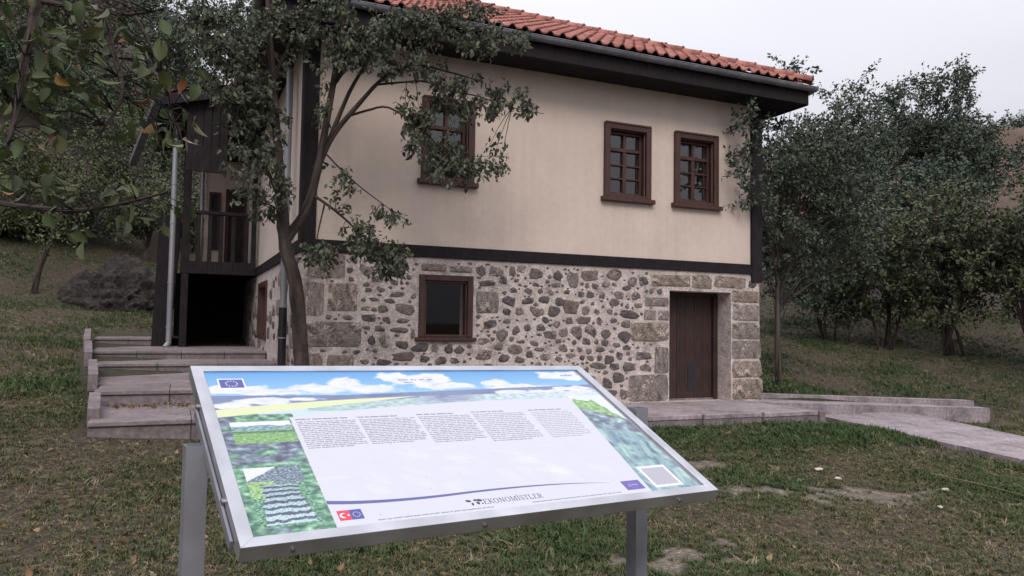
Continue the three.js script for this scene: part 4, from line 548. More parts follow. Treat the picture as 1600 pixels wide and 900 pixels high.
// ------------------------------------------------------------ plants
function leafGeo(w = 0.52, curl = 0.22, fold = 0.1, twist = 0.25) { // oval blade, folded along the midrib, curled and twisted towards the tip
  const rows = [[0, 0.0], [0.16, 0.6], [0.42, 1], [0.68, 0.78], [0.88, 0.36], [1, 0]], pos = [], idx = [];
  rows.forEach(([y, f]) => { const a = twist * y, z = -curl * y * y, h = w / 2 * f; for (const k of [-1, 0, 1]) pos.push(k * h * Math.cos(a), y * (1 - curl * 0.3 * y), z + Math.abs(k) * fold * f + k * h * Math.sin(a)); });
  for (let r = 0; r < 5; r++) for (let k = 0; k < 2; k++) { const o = r * 3 + k; if (r > 0) idx.push(o, o + 1, o + 3); if (r < 4) idx.push(o + 1, o + 4, o + 3); }
  const g = new THREE.BufferGeometry(); g.setAttribute('position', new THREE.Float32BufferAttribute(pos, 3)); g.setIndex(idx); g.computeVertexNormals(); return g;
}
function leafLow(w = 0.55) { const g = new THREE.BufferGeometry(); g.setAttribute('position', new THREE.Float32BufferAttribute([0, 0, 0, -w / 2, 0.45, 0.08, w / 2, 0.45, 0.08, 0, 1, -0.06, 0, 0.45, -0.02], 3)); g.setIndex([0, 4, 1, 0, 2, 4, 1, 4, 3, 4, 2, 3]); g.computeVertexNormals(); return g; }
const LG = leafGeo(0.56, 0.25, 0.1, 0.4), LGn = leafGeo(0.46, 0.5, 0.14, -0.6), LF = leafLow(), bark = (g) => { g.deleteAttribute('normal'); g.computeVertexNormals(); return g; };
function leafMesh(name, list, geo, mat, parent, kind = 'stuff') { // list of [position, direction, size, roll, r, g, b]
  const im = new THREE.InstancedMesh(geo, mat, list.length), o = new THREE.Object3D(), c = new THREE.Color(), q = new THREE.Quaternion(), q2 = new THREE.Quaternion(), up = V(0, 1, 0);
  list.forEach(([p, d, s, roll, r, g, b], i) => { q.setFromUnitVectors(up, d); q2.setFromAxisAngle(up, roll); o.position.copy(p); o.quaternion.copy(q).multiply(q2); o.scale.setScalar(s); o.updateMatrix(); im.setMatrixAt(i, o.matrix); im.setColorAt(i, c.setRGB(r, g, b)); });
  im.name = name; im.castShadow = im.receiveShadow = true; im.userData.kind = kind; parent.add(im); return im;
}
const randDir = (R) => { const z = R() * 2 - 1, a = R() * 6.283, q = Math.sqrt(1 - z * z); return V(q * Math.cos(a), z, q * Math.sin(a)); };
// leaves along a twig from a to b; they hang outward and a little down
function twigLeaves(out, a, b, n, size, pal, R, spread = 0.09, droop = 0.5) {
  for (let i = 0; i < n; i++) {
    const t = 0.15 + 0.9 * R(), p = a.clone().lerp(b, t).addScaledVector(randDir(R), spread * (0.3 + R())), d = b.clone().sub(a).normalize().multiplyScalar(0.5).add(randDir(R)).add(V(0, -droop, 0)).normalize();
    const c = pal[Math.floor(R() * pal.length)], k = 0.65 + R() * 0.7; out.push([p, d, size * (0.65 + R() * 0.6), R() * 6.28, c[0] * k, c[1] * k, c[2] * k]);
  }
}
const PAL = {
  pear: [[0.092, 0.11, 0.068], [0.11, 0.122, 0.08], [0.074, 0.098, 0.058], [0.155, 0.15, 0.104], [0.088, 0.108, 0.072]],
  dark: [[0.06, 0.086, 0.06], [0.074, 0.1, 0.07], [0.088, 0.112, 0.078], [0.052, 0.074, 0.052], [0.108, 0.124, 0.088]],
  hazel: [[0.08, 0.098, 0.05], [0.098, 0.11, 0.058], [0.064, 0.084, 0.044], [0.12, 0.125, 0.066], [0.076, 0.096, 0.054]],
  blue: [[0.064, 0.094, 0.07], [0.078, 0.108, 0.08], [0.054, 0.08, 0.06]],
  olive: [[0.088, 0.104, 0.044], [0.074, 0.094, 0.042], [0.11, 0.116, 0.052], [0.062, 0.082, 0.038]],
  green: [[0.058, 0.1, 0.042], [0.074, 0.118, 0.05], [0.05, 0.086, 0.038], [0.09, 0.122, 0.058]],
};
function crownTree({ name, label, group, base, top, r, lean, crown, clusters, cr, twigs, leaves, size, pal, seed, barkMat = M.bark, stems = 1, low = true, extra = [] }) {
  const R = rng(seed), B = V(...base), t = thing(name, label, name.includes('shrub') || name.includes('bush') ? 'shrub' : 'tree', base, group), loc = (v) => v.clone().sub(B), wood = [], out = [];
  const [C, RR] = crown, tips = [];
  const trunks = [];
  for (let s = 0; s < stems; s++) {
    const sp = stems > 1 ? 0.5 : 0, end = V(B.x + lean[0] + (R() - 0.5) * sp * 4, top * (0.85 + R() * 0.2), B.z + lean[1] + (R() - 0.5) * sp * 4), b0 = B.clone().add(V((R() - 0.5) * sp, -0.25, (R() - 0.5) * sp));
    const pts = [b0, b0.clone().lerp(end, 0.3).add(V((R() - 0.5) * 0.15, 0, (R() - 0.5) * 0.15)), b0.clone().lerp(end, 0.65).add(V((R() - 0.5) * 0.25, 0, (R() - 0.5) * 0.25)), end]; trunks.push(pts);
    const g = tube(pts.map(loc), r * (stems > 1 ? 0.6 : 1), r * 0.25, 8, 12, 0.12, seed + s); mesh('trunk', g, barkMat, t);
  }
  for (let k = 0; k < clusters + extra.length; k++) {
    const d = randDir(R), q = Math.pow(R(), 0.42), c = V(C.x + d.x * q * RR.x, C.y + d.y * q * RR.y, C.z + d.z * q * RR.z), f = 1 + fbm(c.x * 0.7, c.y * 0.7, c.z * 0.7, 2) * 0.7; c.sub(C).multiplyScalar(f).add(C); if (c.y < B.y + 0.35) c.y = B.y + 0.35 + R() * 0.5; if (k >= clusters) c.copy(extra[k - clusters]);
    const tr = trunks[Math.floor(R() * trunks.length)], cv = new THREE.CatmullRomCurve3(tr); let s = clamp((c.y - B.y) / (top - B.y) * 0.7, 0.25, 0.95); const a = cv.getPoint(s), mid = a.clone().lerp(c, 0.5).add(V(0, 0.12 + R() * 0.2, 0)).addScaledVector(randDir(R), 0.15);
    wood.push(tube([a, mid, c].map(loc), Math.max(0.01, r * 0.18), 0.005, 5, 6));
    for (let w = 0; w < twigs; w++) { const e = c.clone().addScaledVector(randDir(R).add(V(0, 0.15, 0)), cr * (0.5 + R() * 0.8)); wood.push(tube([c, c.clone().lerp(e, 0.5).add(V(0, 0.04, 0)), e].map(loc), 0.006, 0.002, 3, 2)); twigLeaves(out, c, e, leaves, size, pal, R, size * 0.9, 0.35); }
  }
  mesh('branches', mergeGeometries(wood), barkMat, t).userData.kind = 'stuff';
  out.forEach((l) => l[0].sub(B)); leafMesh('crown', out, low ? LF : LG, low ? M.leafFar : M.leaf, t);
  return t;
}
const G = (x, z) => groundY(x, z);
// the tree in front of the house corner, laid out limb by limb
{
  const R = rng(41), Bz = 1.0, b0 = atZ(474, 640, Bz), B = V(b0.x, groundY(b0.x, Bz) - 0.02, Bz), t = thing('fruit_tree', 'slender forked fruit tree with small hanging leaves at the house corner', 'tree', [B.x, B.y, B.z]), loc = (v) => v.clone().sub(B);
  const path = (pts, z0, z1) => pts.map(([u, v], i) => atZ(u, v, lerp(z0, z1, i / (pts.length - 1))));
  const trunk = [B.clone().add(V(0, -0.15, 0)), ...path([[472, 600], [468, 520], [461, 440], [447, 390], [441, 335]], 1.0, 1.0)];
  mesh('trunk', tube(trunk.map(loc), 0.108, 0.075, 14, 34, 0.2, 3), M.bark, t);
  const wood = [], limbs = [];
  const limb = (pts, z0, z1, r0, r1, name) => { const p = path(pts, z0, z1); if (limbs.length > 1) { let best = null, bd = 0.9; for (const l of limbs) { const cv = new THREE.CatmullRomCurve3(l, false, 'centripetal'); for (let i = 0; i <= 60; i++) { const q = cv.getPoint(i / 60), d = q.distanceTo(p[0]); if (d < bd) { bd = d; best = q; } } } if (best) p[0] = best; } limbs.push(p); mesh('limb', tube(p.map(loc), r0, r1, 8, pts.length * 4, 0.12, pts.length), M.bark, t); return p; };
  limb([[443, 345], [437, 270], [431, 190], [425, 110], [420, 30], [416, -70]], 1.0, 0.9, 0.068, 0.026);
  limb([[449, 372], [478, 328], [497, 262], [511, 185], [526, 100], [540, 20], [550, -70]], 1.0, 1.3, 0.062, 0.024);
  limb([[496, 262], [520, 205], [548, 140], [584, 78], [612, 10]], 1.05, 1.3, 0.038, 0.012);
  limb([[494, 250], [520, 212], [556, 168], [602, 120], [645, 101], [700, 112], [755, 128]], 1.1, 1.6, 0.042, 0.008);
  limb([[597, 135], [635, 128], [662, 127], [705, 142], [745, 150], [800, 168], [850, 178]], 1.4, 1.7, 0.016, 0.004);
  limb([[548, 185], [576, 172], [603, 167], [640, 188], [685, 230], [705, 285]], 1.3, 1.6, 0.018, 0.005);
  limb([[520, 130], [545, 100], [585, 62], [645, 38], [705, 24], [770, 8]], 1.3, 1.8, 0.03, 0.006);
  limb([[650, 38], [700, 50], [765, 62], [835, 62]], 1.6, 1.8, 0.012, 0.004);
  limb([[488, 300], [525, 330], [560, 362], [592, 394], [625, 430]], 1.1, 1.6, 0.022, 0.005);
  limb([[505, 235], [530, 262], [558, 288], [600, 320], [636, 345]], 1.2, 1.5, 0.014, 0.004);
  limb([[440, 320], [412, 255], [372, 190], [338, 120]], 1.0, 1.4, 0.03, 0.008);
  limb([[432, 205], [392, 132], [350, 62], [318, -10]], 1.0, 1.5, 0.032, 0.008);
  limb([[426, 120], [460, 62], [505, 22], [560, -20]], 0.95, 1.3, 0.026, 0.008);
  limb([[440, 330], [420, 320], [395, 322]], 1.0, 1.2, 0.012, 0.004); limb([[500, 330], [495, 380], [500, 420]], 1.1, 1.3, 0.012, 0.004);
  // leaf masses: [u, v, half width, half height, twigs, z]
  const masses = [[405, 55, 85, 60, 52, 1.1], [345, 110, 60, 60, 44, 1.4], [395, 190, 58, 75, 58, 1.2], [425, 280, 38, 50, 20, 1.1], [300, 40, 60, 45, 26, 1.5], [475, 25, 70, 40, 36, 1.1], [565, 35, 70, 38, 46, 1.4], [645, 48, 75, 40, 60, 1.6], [725, 30, 60, 34, 40, 1.7], [640, 95, 70, 24, 30, 1.5], [560, 85, 40, 22, 10, 1.4], [805, 66, 42, 16, 10, 1.8], [745, 72, 50, 16, 12, 1.7],
    [680, 215, 52, 50, 40, 1.55], [640, 182, 32, 24, 12, 1.45], [720, 172, 55, 26, 22, 1.6], [792, 168, 48, 13, 12, 1.7], [768, 258, 32, 26, 14, 1.6], [712, 262, 50, 30, 28, 1.6], [790, 135, 40, 14, 8, 1.65], [705, 125, 60, 14, 12, 1.55],
    [603, 402, 36, 36, 38, 1.5], [560, 352, 36, 34, 12, 1.4], [525, 275, 24, 40, 7, 1.2], [500, 400, 34, 24, 12, 1.3], [620, 345, 22, 20, 5, 1.5], [540, 395, 40, 16, 9, 1.35], [365, 265, 30, 50, 14, 1.3], [408, 330, 22, 12, 6, 1.1], [500, 60, 40, 60, 16, 1.2], [505, 160, 16, 40, 4, 1.25]];
  const out = [];
  for (const [u, v, w, h, n, z] of masses) for (let k = 0; k < n; k++) {
    const a = R() * 6.283, q = Math.sqrt(R()), e = atZ(u + Math.cos(a) * q * w, v + Math.sin(a) * q * h, z + (R() - 0.5) * 1.0); let best = null, bd = 1e9;
    for (const l of limbs) for (let i = 0; i + 1 < l.length; i++) for (const f of [0, 0.5]) { const p = l[i].clone().lerp(l[i + 1], f), d = p.distanceTo(e); if (d < bd) { bd = d; best = p; } }
    const s = best.clone().lerp(e, bd > 0.5 ? 1 - 0.45 / bd : 0.15), m = s.clone().lerp(e, 0.5).add(V(0, 0.05, 0));
    wood.push(tube([best, best.clone().lerp(e, 0.5).add(V(0, 0.06, 0)), e].map(loc), 0.006, 0.002, 4, 4));
    twigLeaves(out, s, e, 15 + Math.floor(R() * 9), 0.074, PAL.pear, R, 0.075, 1.1); void m;
  }
  mesh('twigs', mergeGeometries(wood), M.bark, t).userData.kind = 'stuff';
  out.forEach((l) => l[0].sub(B)); leafMesh('crown', out.filter((_, i) => i % 2), LG, M.leaf, t); leafMesh('crown', out.filter((_, i) => !(i % 2)), LGn, M.leaf, t);
}
// broad leaved tree beyond the left edge whose branches hang into view
{
  const R = rng(51), P = (u, v, D) => at(u, v, D), B0 = at(-330, 600, 4.4), B = V(B0.x, groundY(B0.x, B0.z) - 0.02, B0.z), t = thing('overhanging_tree', 'broad leaved tree hanging large green and browning leaves before the hillside', 'tree', [B.x, B.y, B.z]), loc = (v) => v.clone().sub(B);
  const fork = P(-300, -50, 4.5), topP = P(-260, -520, 4.8);
  mesh('trunk', tube([B.clone().add(V(0, -0.2, 0)), B.clone().lerp(fork, 0.5).add(V(0.05, 0, 0.04)), fork, topP].map(loc), 0.17, 0.07, 10, 20, 0.1, 4), M.bark, t);
  const limbs = [[fork, P(-120, -60, 4.4), P(60, 0, 4.2), P(135, 13, 4.1), P(195, 23, 4.0), P(255, 14, 3.9)], [P(-305, 150, 4.5), P(-150, 270, 4.3), P(0, 317, 4.1), P(70, 326, 4.0), P(117, 329, 3.95), P(190, 318, 3.8), P(262, 300, 3.7)], [topP.clone().lerp(fork, 0.5), P(-60, -180, 4.4), P(120, -90, 4.2), P(230, 60, 4.0), P(262, 150, 3.9), P(275, 215, 3.85)], [P(60, 0, 4.2), P(40, 90, 4.1), P(20, 200, 4.0), P(-10, 280, 3.9)], [P(120, -90, 4.2), P(170, 60, 4.1), P(190, 150, 4.0), P(150, 220, 3.9)]];
  limbs.forEach((l, i) => mesh('limb', tube(l.map(loc), 0.035, 0.006, 7, 24, 0.1, i), M.bark, t));
  const spots = []; // [u, v, how far it spreads, number]
  for (const [u, v, s, n] of [[60, 60, 70, 40], [150, 40, 60, 26], [30, 140, 50, 26], [120, 130, 60, 30], [210, 70, 50, 26], [260, 120, 45, 24], [235, 190, 40, 16], [60, 210, 60, 22], [280, 205, 30, 14], [30, 300, 40, 14], [90, 300, 45, 18], [160, 300, 40, 14], [215, 320, 40, 10], [130, 370, 35, 9], [270, 330, 25, 8], [15, 390, 20, 6], [310, 60, 40, 16], [190, 240, 40, 10]]) for (let k = 0; k < n; k++) spots.push([u + (R() + R() - 1) * s * 1.3, v + (R() + R() - 1) * s, 3.6 + R() * 0.9]);
  const cols = [[0.075, 0.105, 0.038], [0.06, 0.088, 0.034], [0.095, 0.12, 0.044], [0.12, 0.125, 0.048], [0.066, 0.088, 0.046]], mats = cols.map((c) => new THREE.MeshPhysicalMaterial({ color: lin(...c), roughness: 0.6, specularIntensity: 0.5, transmission: 0.3, thickness: 0, side: THREE.DoubleSide }));
  const dry = [[0.26, 0.1, 0.03], [0.2, 0.09, 0.05], [0.3, 0.17, 0.04]].map((c) => new THREE.MeshPhysicalMaterial({ color: lin(...c), roughness: 0.6, transmission: 0.25, thickness: 0, side: THREE.DoubleSide }));
  const big = [leafGeo(0.52, 0.3, 0.08, 0.4), leafGeo(0.46, 0.55, 0.12, -0.5), leafGeo(0.58, 0.15, 0.1, 0.7)], stalks = [], up = V(0, 1, 0); let i = 0;
  for (const [u, v, D] of spots) {
    const p = P(u, v, D); let best = null, bd = 1e9; for (const l of limbs) for (let k = 0; k + 1 < l.length; k++) for (const f of [0, 0.33, 0.66]) { const q = l[k].clone().lerp(l[k + 1], f), d = q.distanceTo(p); if (d < bd) { bd = d; best = q; } }
    stalks.push(tube([best, best.clone().lerp(p, 0.55).add(V(0, 0.04, 0)), p].map(loc), 0.004, 0.0016, 4, 5));
    const d = randDir(R).multiplyScalar(0.8).add(V(0, -0.75, 0)).normalize(), isDry = R() < 0.075, m = mesh('leaf', big[i % 3], isDry ? dry[i % 3] : mats[i % 5], t); m.position.copy(loc(p)); m.quaternion.setFromUnitVectors(up, d).multiply(new THREE.Quaternion().setFromAxisAngle(up, R() * 6.28)); const s = (isDry ? 0.07 : 0.095) * (0.7 + R() * 0.6); m.scale.set(s, s, s * (isDry ? 2.2 : 1.2)); i++; if (i >= 296) break;
  }
  mesh('leaf_stalks', mergeGeometries(stalks), M.bark, t).userData.kind = 'stuff';
}
// trees and shrubs right of the house and on the hillside
const V3 = (u, v, D) => at(u, v, D), ell = (u, v, D, rx, ry, rz) => [at(u, v, D), V(rx * D / 1189, ry * D / 1189, rz)];
const onG = (u, D, dy = 0) => { const p = at(u, 500, D); return [p.x, groundY(p.x, p.z) + dy, p.z]; };
crownTree({ name: 'orchard_tree', label: 'slim trunked leafy tree beside the right corner of the house', base: [9.75, groundY(9.75, -1.5), -1.5], top: 5.2, r: 0.075, lean: [0.25, -0.2], crown: ell(1275, 318, 16.4, 112, 150, 1.5), clusters: 96, cr: 0.55, twigs: 8, leaves: 27, size: 0.09, pal: PAL.dark, seed: 61, barkMat: M.barkPale, extra: [[1160, 200, 13.0], [1172, 235, 13.2], [1163, 275, 13.0], [1178, 315, 13.3], [1200, 205, 14], [1195, 260, 13.8], [1200, 330, 14], [1235, 120, 16], [1250, 112, 16.2], [1215, 150, 15.8], [1330, 140, 17], [1205, 250, 15.4], [1210, 420, 15.8], [1240, 470, 16]].map((e) => at(...e)) });
const hs = 'leafy trees on the slope right of the house';
crownTree({ name: 'hazel_bush', label: 'large many stemmed bush with pale olive leaves on the slope', group: hs, base: onG(1490, 21), top: 5, r: 0.09, lean: [0, 0], crown: ell(1475, 395, 21, 118, 105, 2.2), clusters: 80, cr: 0.7, twigs: 8, leaves: 22, size: 0.125, pal: PAL.hazel, seed: 62, stems: 6 });
crownTree({ name: 'hazel_bush', label: 'wide olive bush growing behind the end of the paved path', group: hs, base: onG(1625, 19), top: 5, r: 0.09, lean: [0, 0], crown: ell(1640, 400, 19, 100, 110, 2), clusters: 70, cr: 0.7, twigs: 8, leaves: 22, size: 0.12, pal: PAL.hazel, seed: 63, stems: 5 });
crownTree({ name: 'blue_bush', label: 'bluish green bushy tree behind the olive bush', group: hs, base: onG(1430, 26), top: 6, r: 0.1, lean: [0, 0], crown: ell(1440, 330, 26, 105, 75, 2.2), clusters: 70, cr: 0.8, twigs: 8, leaves: 22, size: 0.14, pal: PAL.blue, seed: 64, stems: 3 });
crownTree({ name: 'domed_tree', label: 'tall dark tree with rounded dome crown against the sky', group: hs, base: onG(1440, 36), top: 11, r: 0.2, lean: [0, 0], crown: ell(1435, 200, 36, 98, 82, 2.8), clusters: 96, cr: 0.85, twigs: 8, leaves: 24, size: 0.16, pal: PAL.dark, seed: 65 });
crownTree({ name: 'orchard_tree', label: 'loose dark tree showing above the eaves corner', group: hs, base: onG(1320, 30), top: 9, r: 0.14, lean: [0, 0], crown: ell(1318, 240, 30, 75, 78, 2.2), clusters: 64, cr: 0.8, twigs: 7, leaves: 22, size: 0.14, pal: PAL.dark, seed: 66 });
crownTree({ name: 'orchard_tree', label: 'broad green tree next to the brown hillside', group: hs, base: onG(1530, 33), top: 9, r: 0.14, lean: [0, 0], crown: ell(1515, 262, 33, 68, 62, 2.2), clusters: 58, cr: 0.8, twigs: 7, leaves: 24, size: 0.15, pal: PAL.dark, seed: 67 });
crownTree({ name: 'dark_bush', label: 'dark low bush behind the slim trunked tree', group: hs, base: onG(1290, 23), top: 3.5, r: 0.07, lean: [0, 0], crown: ell(1280, 420, 23, 85, 85, 1.8), clusters: 60, cr: 0.7, twigs: 7, leaves: 22, size: 0.12, pal: PAL.dark, seed: 68, stems: 4 });
crownTree({ name: 'dark_bush', label: 'dark bush between the slim trunked tree and the olive bush', group: hs, base: onG(1375, 22), top: 3.5, r: 0.07, lean: [0, 0], crown: ell(1375, 415, 22, 75, 95, 1.6), clusters: 60, cr: 0.65, twigs: 7, leaves: 22, size: 0.12, pal: PAL.hazel, seed: 69, stems: 4 });
crownTree({ name: 'hill_bush', label: 'small far bush on top of the brown hill', group: hs, base: [at(1588, 205, 84).x, at(1588, 205, 84).y - 1, at(1588, 205, 84).z], top: at(1588, 180, 84).y + 1, r: 0.12, lean: [0, 0], crown: ell(1592, 196, 84, 22, 16, 1.5), clusters: 20, cr: 0.9, twigs: 5, leaves: 14, size: 0.25, pal: PAL.dark, seed: 70 });
const hl = 'trees and bushes on the slope left of the house';
for (const [u, bu, D, v, rx, ry, pal, sz, cl, seed, nm, lb] of [
  [60, 70, 26, 290, 95, 80, 'olive', 0.13, 60, 71, 'slope_tree', 'olive green bushy tree leaning above the brown bank'], [190, 200, 30, 270, 85, 85, 'hazel', 0.13, 60, 72, 'slope_tree', 'pale leaved tree above the dark rock outcrop'], [20, 0, 34, 120, 110, 110, 'green', 0.16, 74, 73, 'slope_tree', 'tall green tree rising behind the olive bushy tree'],
  [150, 150, 36, 170, 90, 90, 'green', 0.16, 60, 74, 'slope_tree', 'fresh green tree in the middle of the left slope'], [270, 280, 38, 90, 90, 80, 'dark', 0.17, 64, 75, 'slope_tree', 'dark tree behind the balcony roof'], [90, 90, 46, 20, 90, 70, 'olive', 0.2, 54, 76, 'slope_tree', 'high olive tree below the brown cliff'], [360, 360, 44, 60, 90, 80, 'dark', 0.2, 60, 77, 'slope_tree', 'dark tree rising behind the left eaves'], [-70, -80, 28, 260, 100, 130, 'dark', 0.14, 60, 78, 'slope_tree', 'dark tree at the edge of the left lawn'], [290, 300, 30, 330, 50, 60, 'hazel', 0.13, 34, 79, 'slope_tree', 'small pale tree seen past the balcony post'], [215, 215, 52, 10, 60, 60, 'dark', 0.22, 40, 80, 'slope_tree', 'far dark tree beside the brown cliff'],
  [225, 225, 27, 335, 45, 38, 'hazel', 0.12, 34, 81, 'slope_bush', 'grey green bush right above the dark rock outcrop'], [125, 125, 27, 345, 60, 38, 'dark', 0.12, 40, 82, 'slope_bush', 'dark green bush on the bank behind the thin leaning tree'], [20, 20, 25, 385, 55, 50, 'olive', 0.12, 40, 83, 'slope_bush', 'olive bush at the upper edge of the left lawn'], [250, 250, 34, 215, 60, 60, 'green', 0.14, 46, 84, 'slope_tree', 'green tree just left of the balcony roof'], [110, 110, 40, 235, 80, 60, 'dark', 0.16, 50, 85, 'slope_tree', 'dark tree filling the gap behind the olive bushy tree'], [320, 320, 50, 190, 70, 70, 'dark', 0.2, 40, 86, 'slope_tree', 'dark tree seen through the balcony']])
  crownTree({ name: nm, label: lb, group: hl, base: onG(bu, D), top: at(u, v, D).y, r: 0.12, lean: [0, 0], crown: ell(u, v, D, rx, ry, rx * D / 1189), clusters: cl, cr: 0.8 * D / 32, twigs: 7, leaves: 22, size: sz, pal: PAL[pal], seed });
{ // thin leaning trunk on the left bank
  const a = at(52, 472, 22), b = at(62, 420, 22), c = at(80, 375, 22), d = at(95, 320, 22); a.y = groundY(a.x, a.z) - 0.1; const t = thing('young_tree', 'thin bare leaning young tree on the brown bank', 'tree', [a.x, a.y, a.z]);
  mesh('trunk', tube([a, b, c, d].map((v) => v.clone().sub(a)), 0.1, 0.04, 8, 14, 0.15, 9), M.bark, t); const R = rng(90), out = []; for (let k = 0; k < 26; k++) { const s = c.clone().lerp(d, R()), e = s.clone().addScaledVector(randDir(R), 0.8); twigLeaves(out, s, e, 14, 0.12, PAL.olive, R, 0.12, 0.3); } out.forEach((l) => l[0].sub(a)); leafMesh('crown', out, LF, M.leafFar, t);
}
{ // dark rock outcrop
  const p = at(190, 455, 23), R = rng(91), t = thing('rock_outcrop', 'dark rough rock mound at the edge of the lawn', 'rock', [p.x, groundY(p.x, p.z) - 0.3, p.z]);
  const g = new THREE.IcosahedronGeometry(1, 24), q = g.attributes.position, v = V();
  for (let i = 0; i < q.count; i++) { v.fromBufferAttribute(q, i); const n = 1 + fbm(v.x * 1.3, v.y * 1.3, v.z * 1.3, 3) * 0.6 - Math.abs(fbm(v.x * 3, v.y * 3, v.z * 3 + 3, 3)) * 0.35; q.setXYZ(i, v.x * n * 1.5, v.y * n * 1.5, v.z * n * 1.4); }
  g.computeVertexNormals(); mesh('rock', planarUV(g), M.rockDark, t); t.children[0].geometry.computeVertexNormals(); void R;
}
{ // low green plants at the foot of the slim tree
  const R = rng(95), out = [], p = V(9.0, groundY(9.0, -1.3), -1.3), t = thing('weed_clump', 'low fresh green weeds at the foot of the slim trunked tree', 'plant', [p.x, p.y, p.z]); const stems = [];
  for (let k = 0; k < 60; k++) { const a = V((R() - 0.5) * 1.5, -0.03, (R() - 0.5) * 0.5), e = a.clone().add(V((R() - 0.5) * 0.25, 0.12 + R() * 0.22, (R() - 0.5) * 0.25)); stems.push(tube([a, a.clone().lerp(e, 0.5).add(V(0, 0.03, 0)), e], 0.004, 0.002, 3, 3)); twigLeaves(out, a, e, 7, 0.075, PAL.green, R, 0.05, 0.0); }
  mesh('stems', mergeGeometries(stems), M.grass, t).material = std([0.05, 0.07, 0.03]); leafMesh('foliage', out, LF, M.leafFar, t);
}
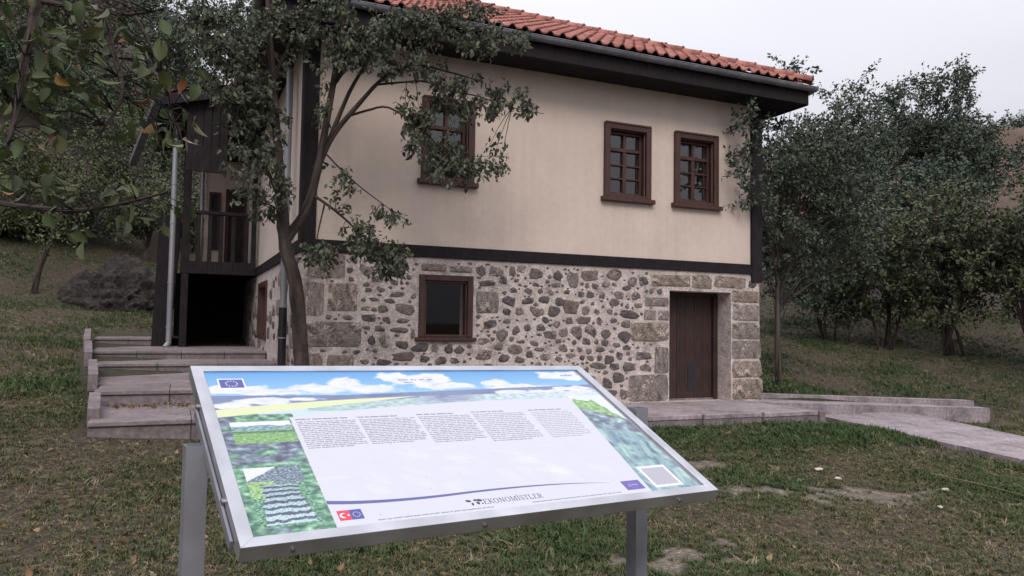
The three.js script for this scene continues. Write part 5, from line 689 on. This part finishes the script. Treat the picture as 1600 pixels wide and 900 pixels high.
// ------------------------------------------------------------ lawn
{
  const tuft = (seed, n) => { const R = rng(seed), pos = [], idx = []; for (let k = 0; k < n; k++) { const a = R() * 6.283, q = R() * 0.6, x = Math.cos(a) * q, z = Math.sin(a) * q, b = R() * 6.283, l = 0.55 + R() * 0.6, bend = 0.25 + R() * 0.7, w = 0.055, dx = Math.cos(b), dz = Math.sin(b), o = pos.length / 3; pos.push(x - dz * w, 0, z + dx * w, x + dz * w, 0, z - dx * w, x + dx * bend * 0.35 - dz * w * 0.8, l * 0.6, z + dz * bend * 0.35 + dx * w * 0.8, x + dx * bend * 0.35 + dz * w * 0.8, l * 0.6, z + dz * bend * 0.35 - dx * w * 0.8, x + dx * bend, l * 0.85, z + dz * bend); idx.push(o, o + 1, o + 2, o + 1, o + 3, o + 2, o + 2, o + 3, o + 4); } const g = new THREE.BufferGeometry(); g.setAttribute('position', new THREE.Float32BufferAttribute(pos, 3)); g.setIndex(idx); g.computeVertexNormals(); return g; };
  const R = rng(101), make = (name, label, n, r0, r1, size, seed) => {
    const im = new THREE.InstancedMesh(tuft(seed, 7), M.grass, n), o = new THREE.Object3D(), c = new THREE.Color(); let i = 0, guard = 0;
    while (i < n && guard++ < n * 12) {
      const r = Math.sqrt(lerp(r0 * r0, r1 * r1, R())), a = HEAD + (R() - 0.5) * 1.5, x = CX + Math.sin(a) * r, z = CZ - Math.cos(a) * r; if (paved(x, z) || drift(x, z) > 0.15 + R() * 0.3) continue;
      const l = lush(x, z), keep = 0.35 + 0.65 * l; if (R() > keep) continue;
      const f = clamp(l + (R() - 0.5) * 0.9), straw = R() < lerp(0.5, 0.06, l); o.position.set(x, groundY(x, z) - 0.006, z); o.rotation.set((R() - 0.5) * 0.5, R() * 6.28, (R() - 0.5) * 0.5); const s = size * (0.6 + R() * 0.7) * (0.75 + 0.5 * l); o.scale.set(s * 1.1, s * (straw ? 0.6 : 1), s * 1.1); o.updateMatrix(); im.setMatrixAt(i, o.matrix);
      const k = 0.7 + R() * 0.6; if (straw) c.setRGB(0.25 * k, 0.2 * k, 0.125 * k); else c.setRGB(lerp(0.12, 0.055, f) * k, lerp(0.115, 0.095, f) * k, lerp(0.06, 0.036, f) * k); im.setColorAt(i, c); i++;
    }
    im.count = i; im.name = name; im.castShadow = im.receiveShadow = true; scene.add(im); tag(im, label, 'grass', null, 'stuff');
  };
  make('lawn_grass', 'short worn green and straw coloured grass of the near lawn', 90000, 3.0, 11, 0.045, 1);
  make('meadow_grass', 'rough grass of the rising ground beside the house', 60000, 10.5, 31, 0.075, 2);
  make('weed_tufts', 'taller green tufts and weeds scattered over the lawn', 5000, 3.0, 16, 0.085, 3);
  // fallen leaves
  const lg = leafGeo(0.6, 0.5, 0.12, 0.6), out = []; let n = 0; const pal = [[0.2, 0.12, 0.06], [0.15, 0.085, 0.05], [0.26, 0.18, 0.09], [0.12, 0.08, 0.05]];
  while (n < 1500) { const r = 3 + R() * 13, a = HEAD + (R() - 0.62) * 1.1, x = CX + Math.sin(a) * r, z = CZ - Math.cos(a) * r; n++; if (paved(x, z) || R() > (x < 0 ? 1 : 0.3)) continue; const c = pal[n % 4]; out.push([V(x, groundY(x, z) + 0.012 + R() * 0.02, z), V(R() - 0.5, (R() - 0.5) * 0.35, R() - 0.5).normalize(), 0.03 + R() * 0.035, R() * 6.28, c[0], c[1], c[2]]); }
  for (let k = 0; k < 90; k++) { const z = 0.95 + Math.pow(R(), 2) * 0.35, c = pal[k % 4]; out.push([V(-2.2 + R() * 0.9, 0.262, z), V(R() - 0.5, 0.1, R() - 0.5).normalize(), 0.03 + R() * 0.03, R() * 6.28, c[0], c[1], c[2]]); }
  tag(leafMesh('fallen_leaves', out, lg, M.leafFar, scene), 'scattered brown fallen leaves on grass and steps', 'leaf litter', null, 'stuff');
  // pale scraps, a dry cane
  const scraps = [[5.34, 5.47, 0.07], [4.63, 5.95, 0.05], [4.63, 4.83, 0.06], [4.71, 4.5, 0.075]];
  scraps.forEach(([x, z, s], k) => { const g = new THREE.IcosahedronGeometry(1, 1), q = g.attributes.position; for (let i = 0; i < q.count; i++) { const m = 1 + perlin.noise(q.getX(i) * 2 + k * 5, q.getY(i) * 2, q.getZ(i) * 2) * 0.5; q.setXYZ(i, q.getX(i) * m * s * 0.6, q.getY(i) * m * s * 0.22, q.getZ(i) * m * s * 0.4); } g.computeVertexNormals(); const m = mesh(numbered('pale_stone'), g, M.pale, scene, [x, groundY(x, z) + 0.03, z], k); tag(m, 'small flat pale stone lying on the lawn near the bare patch', 'stone', 'pale stones on the lawn'); });
  const a = V(5.8, groundY(5.8, 4.97) + 0.05, 4.97), b = V(5.75, groundY(5.75, 6.3) + 0.06, 6.3); tag(mesh(numbered('dry_cane'), tube([a, a.clone().lerp(b, 0.5).add(V(0.03, 0.01, 0)), b], 0.007, 0.004, 6, 10), M.stick, scene), 'thin dry straw coloured cane lying in the grass', 'stick');
}
renderer.render(scene, camera);
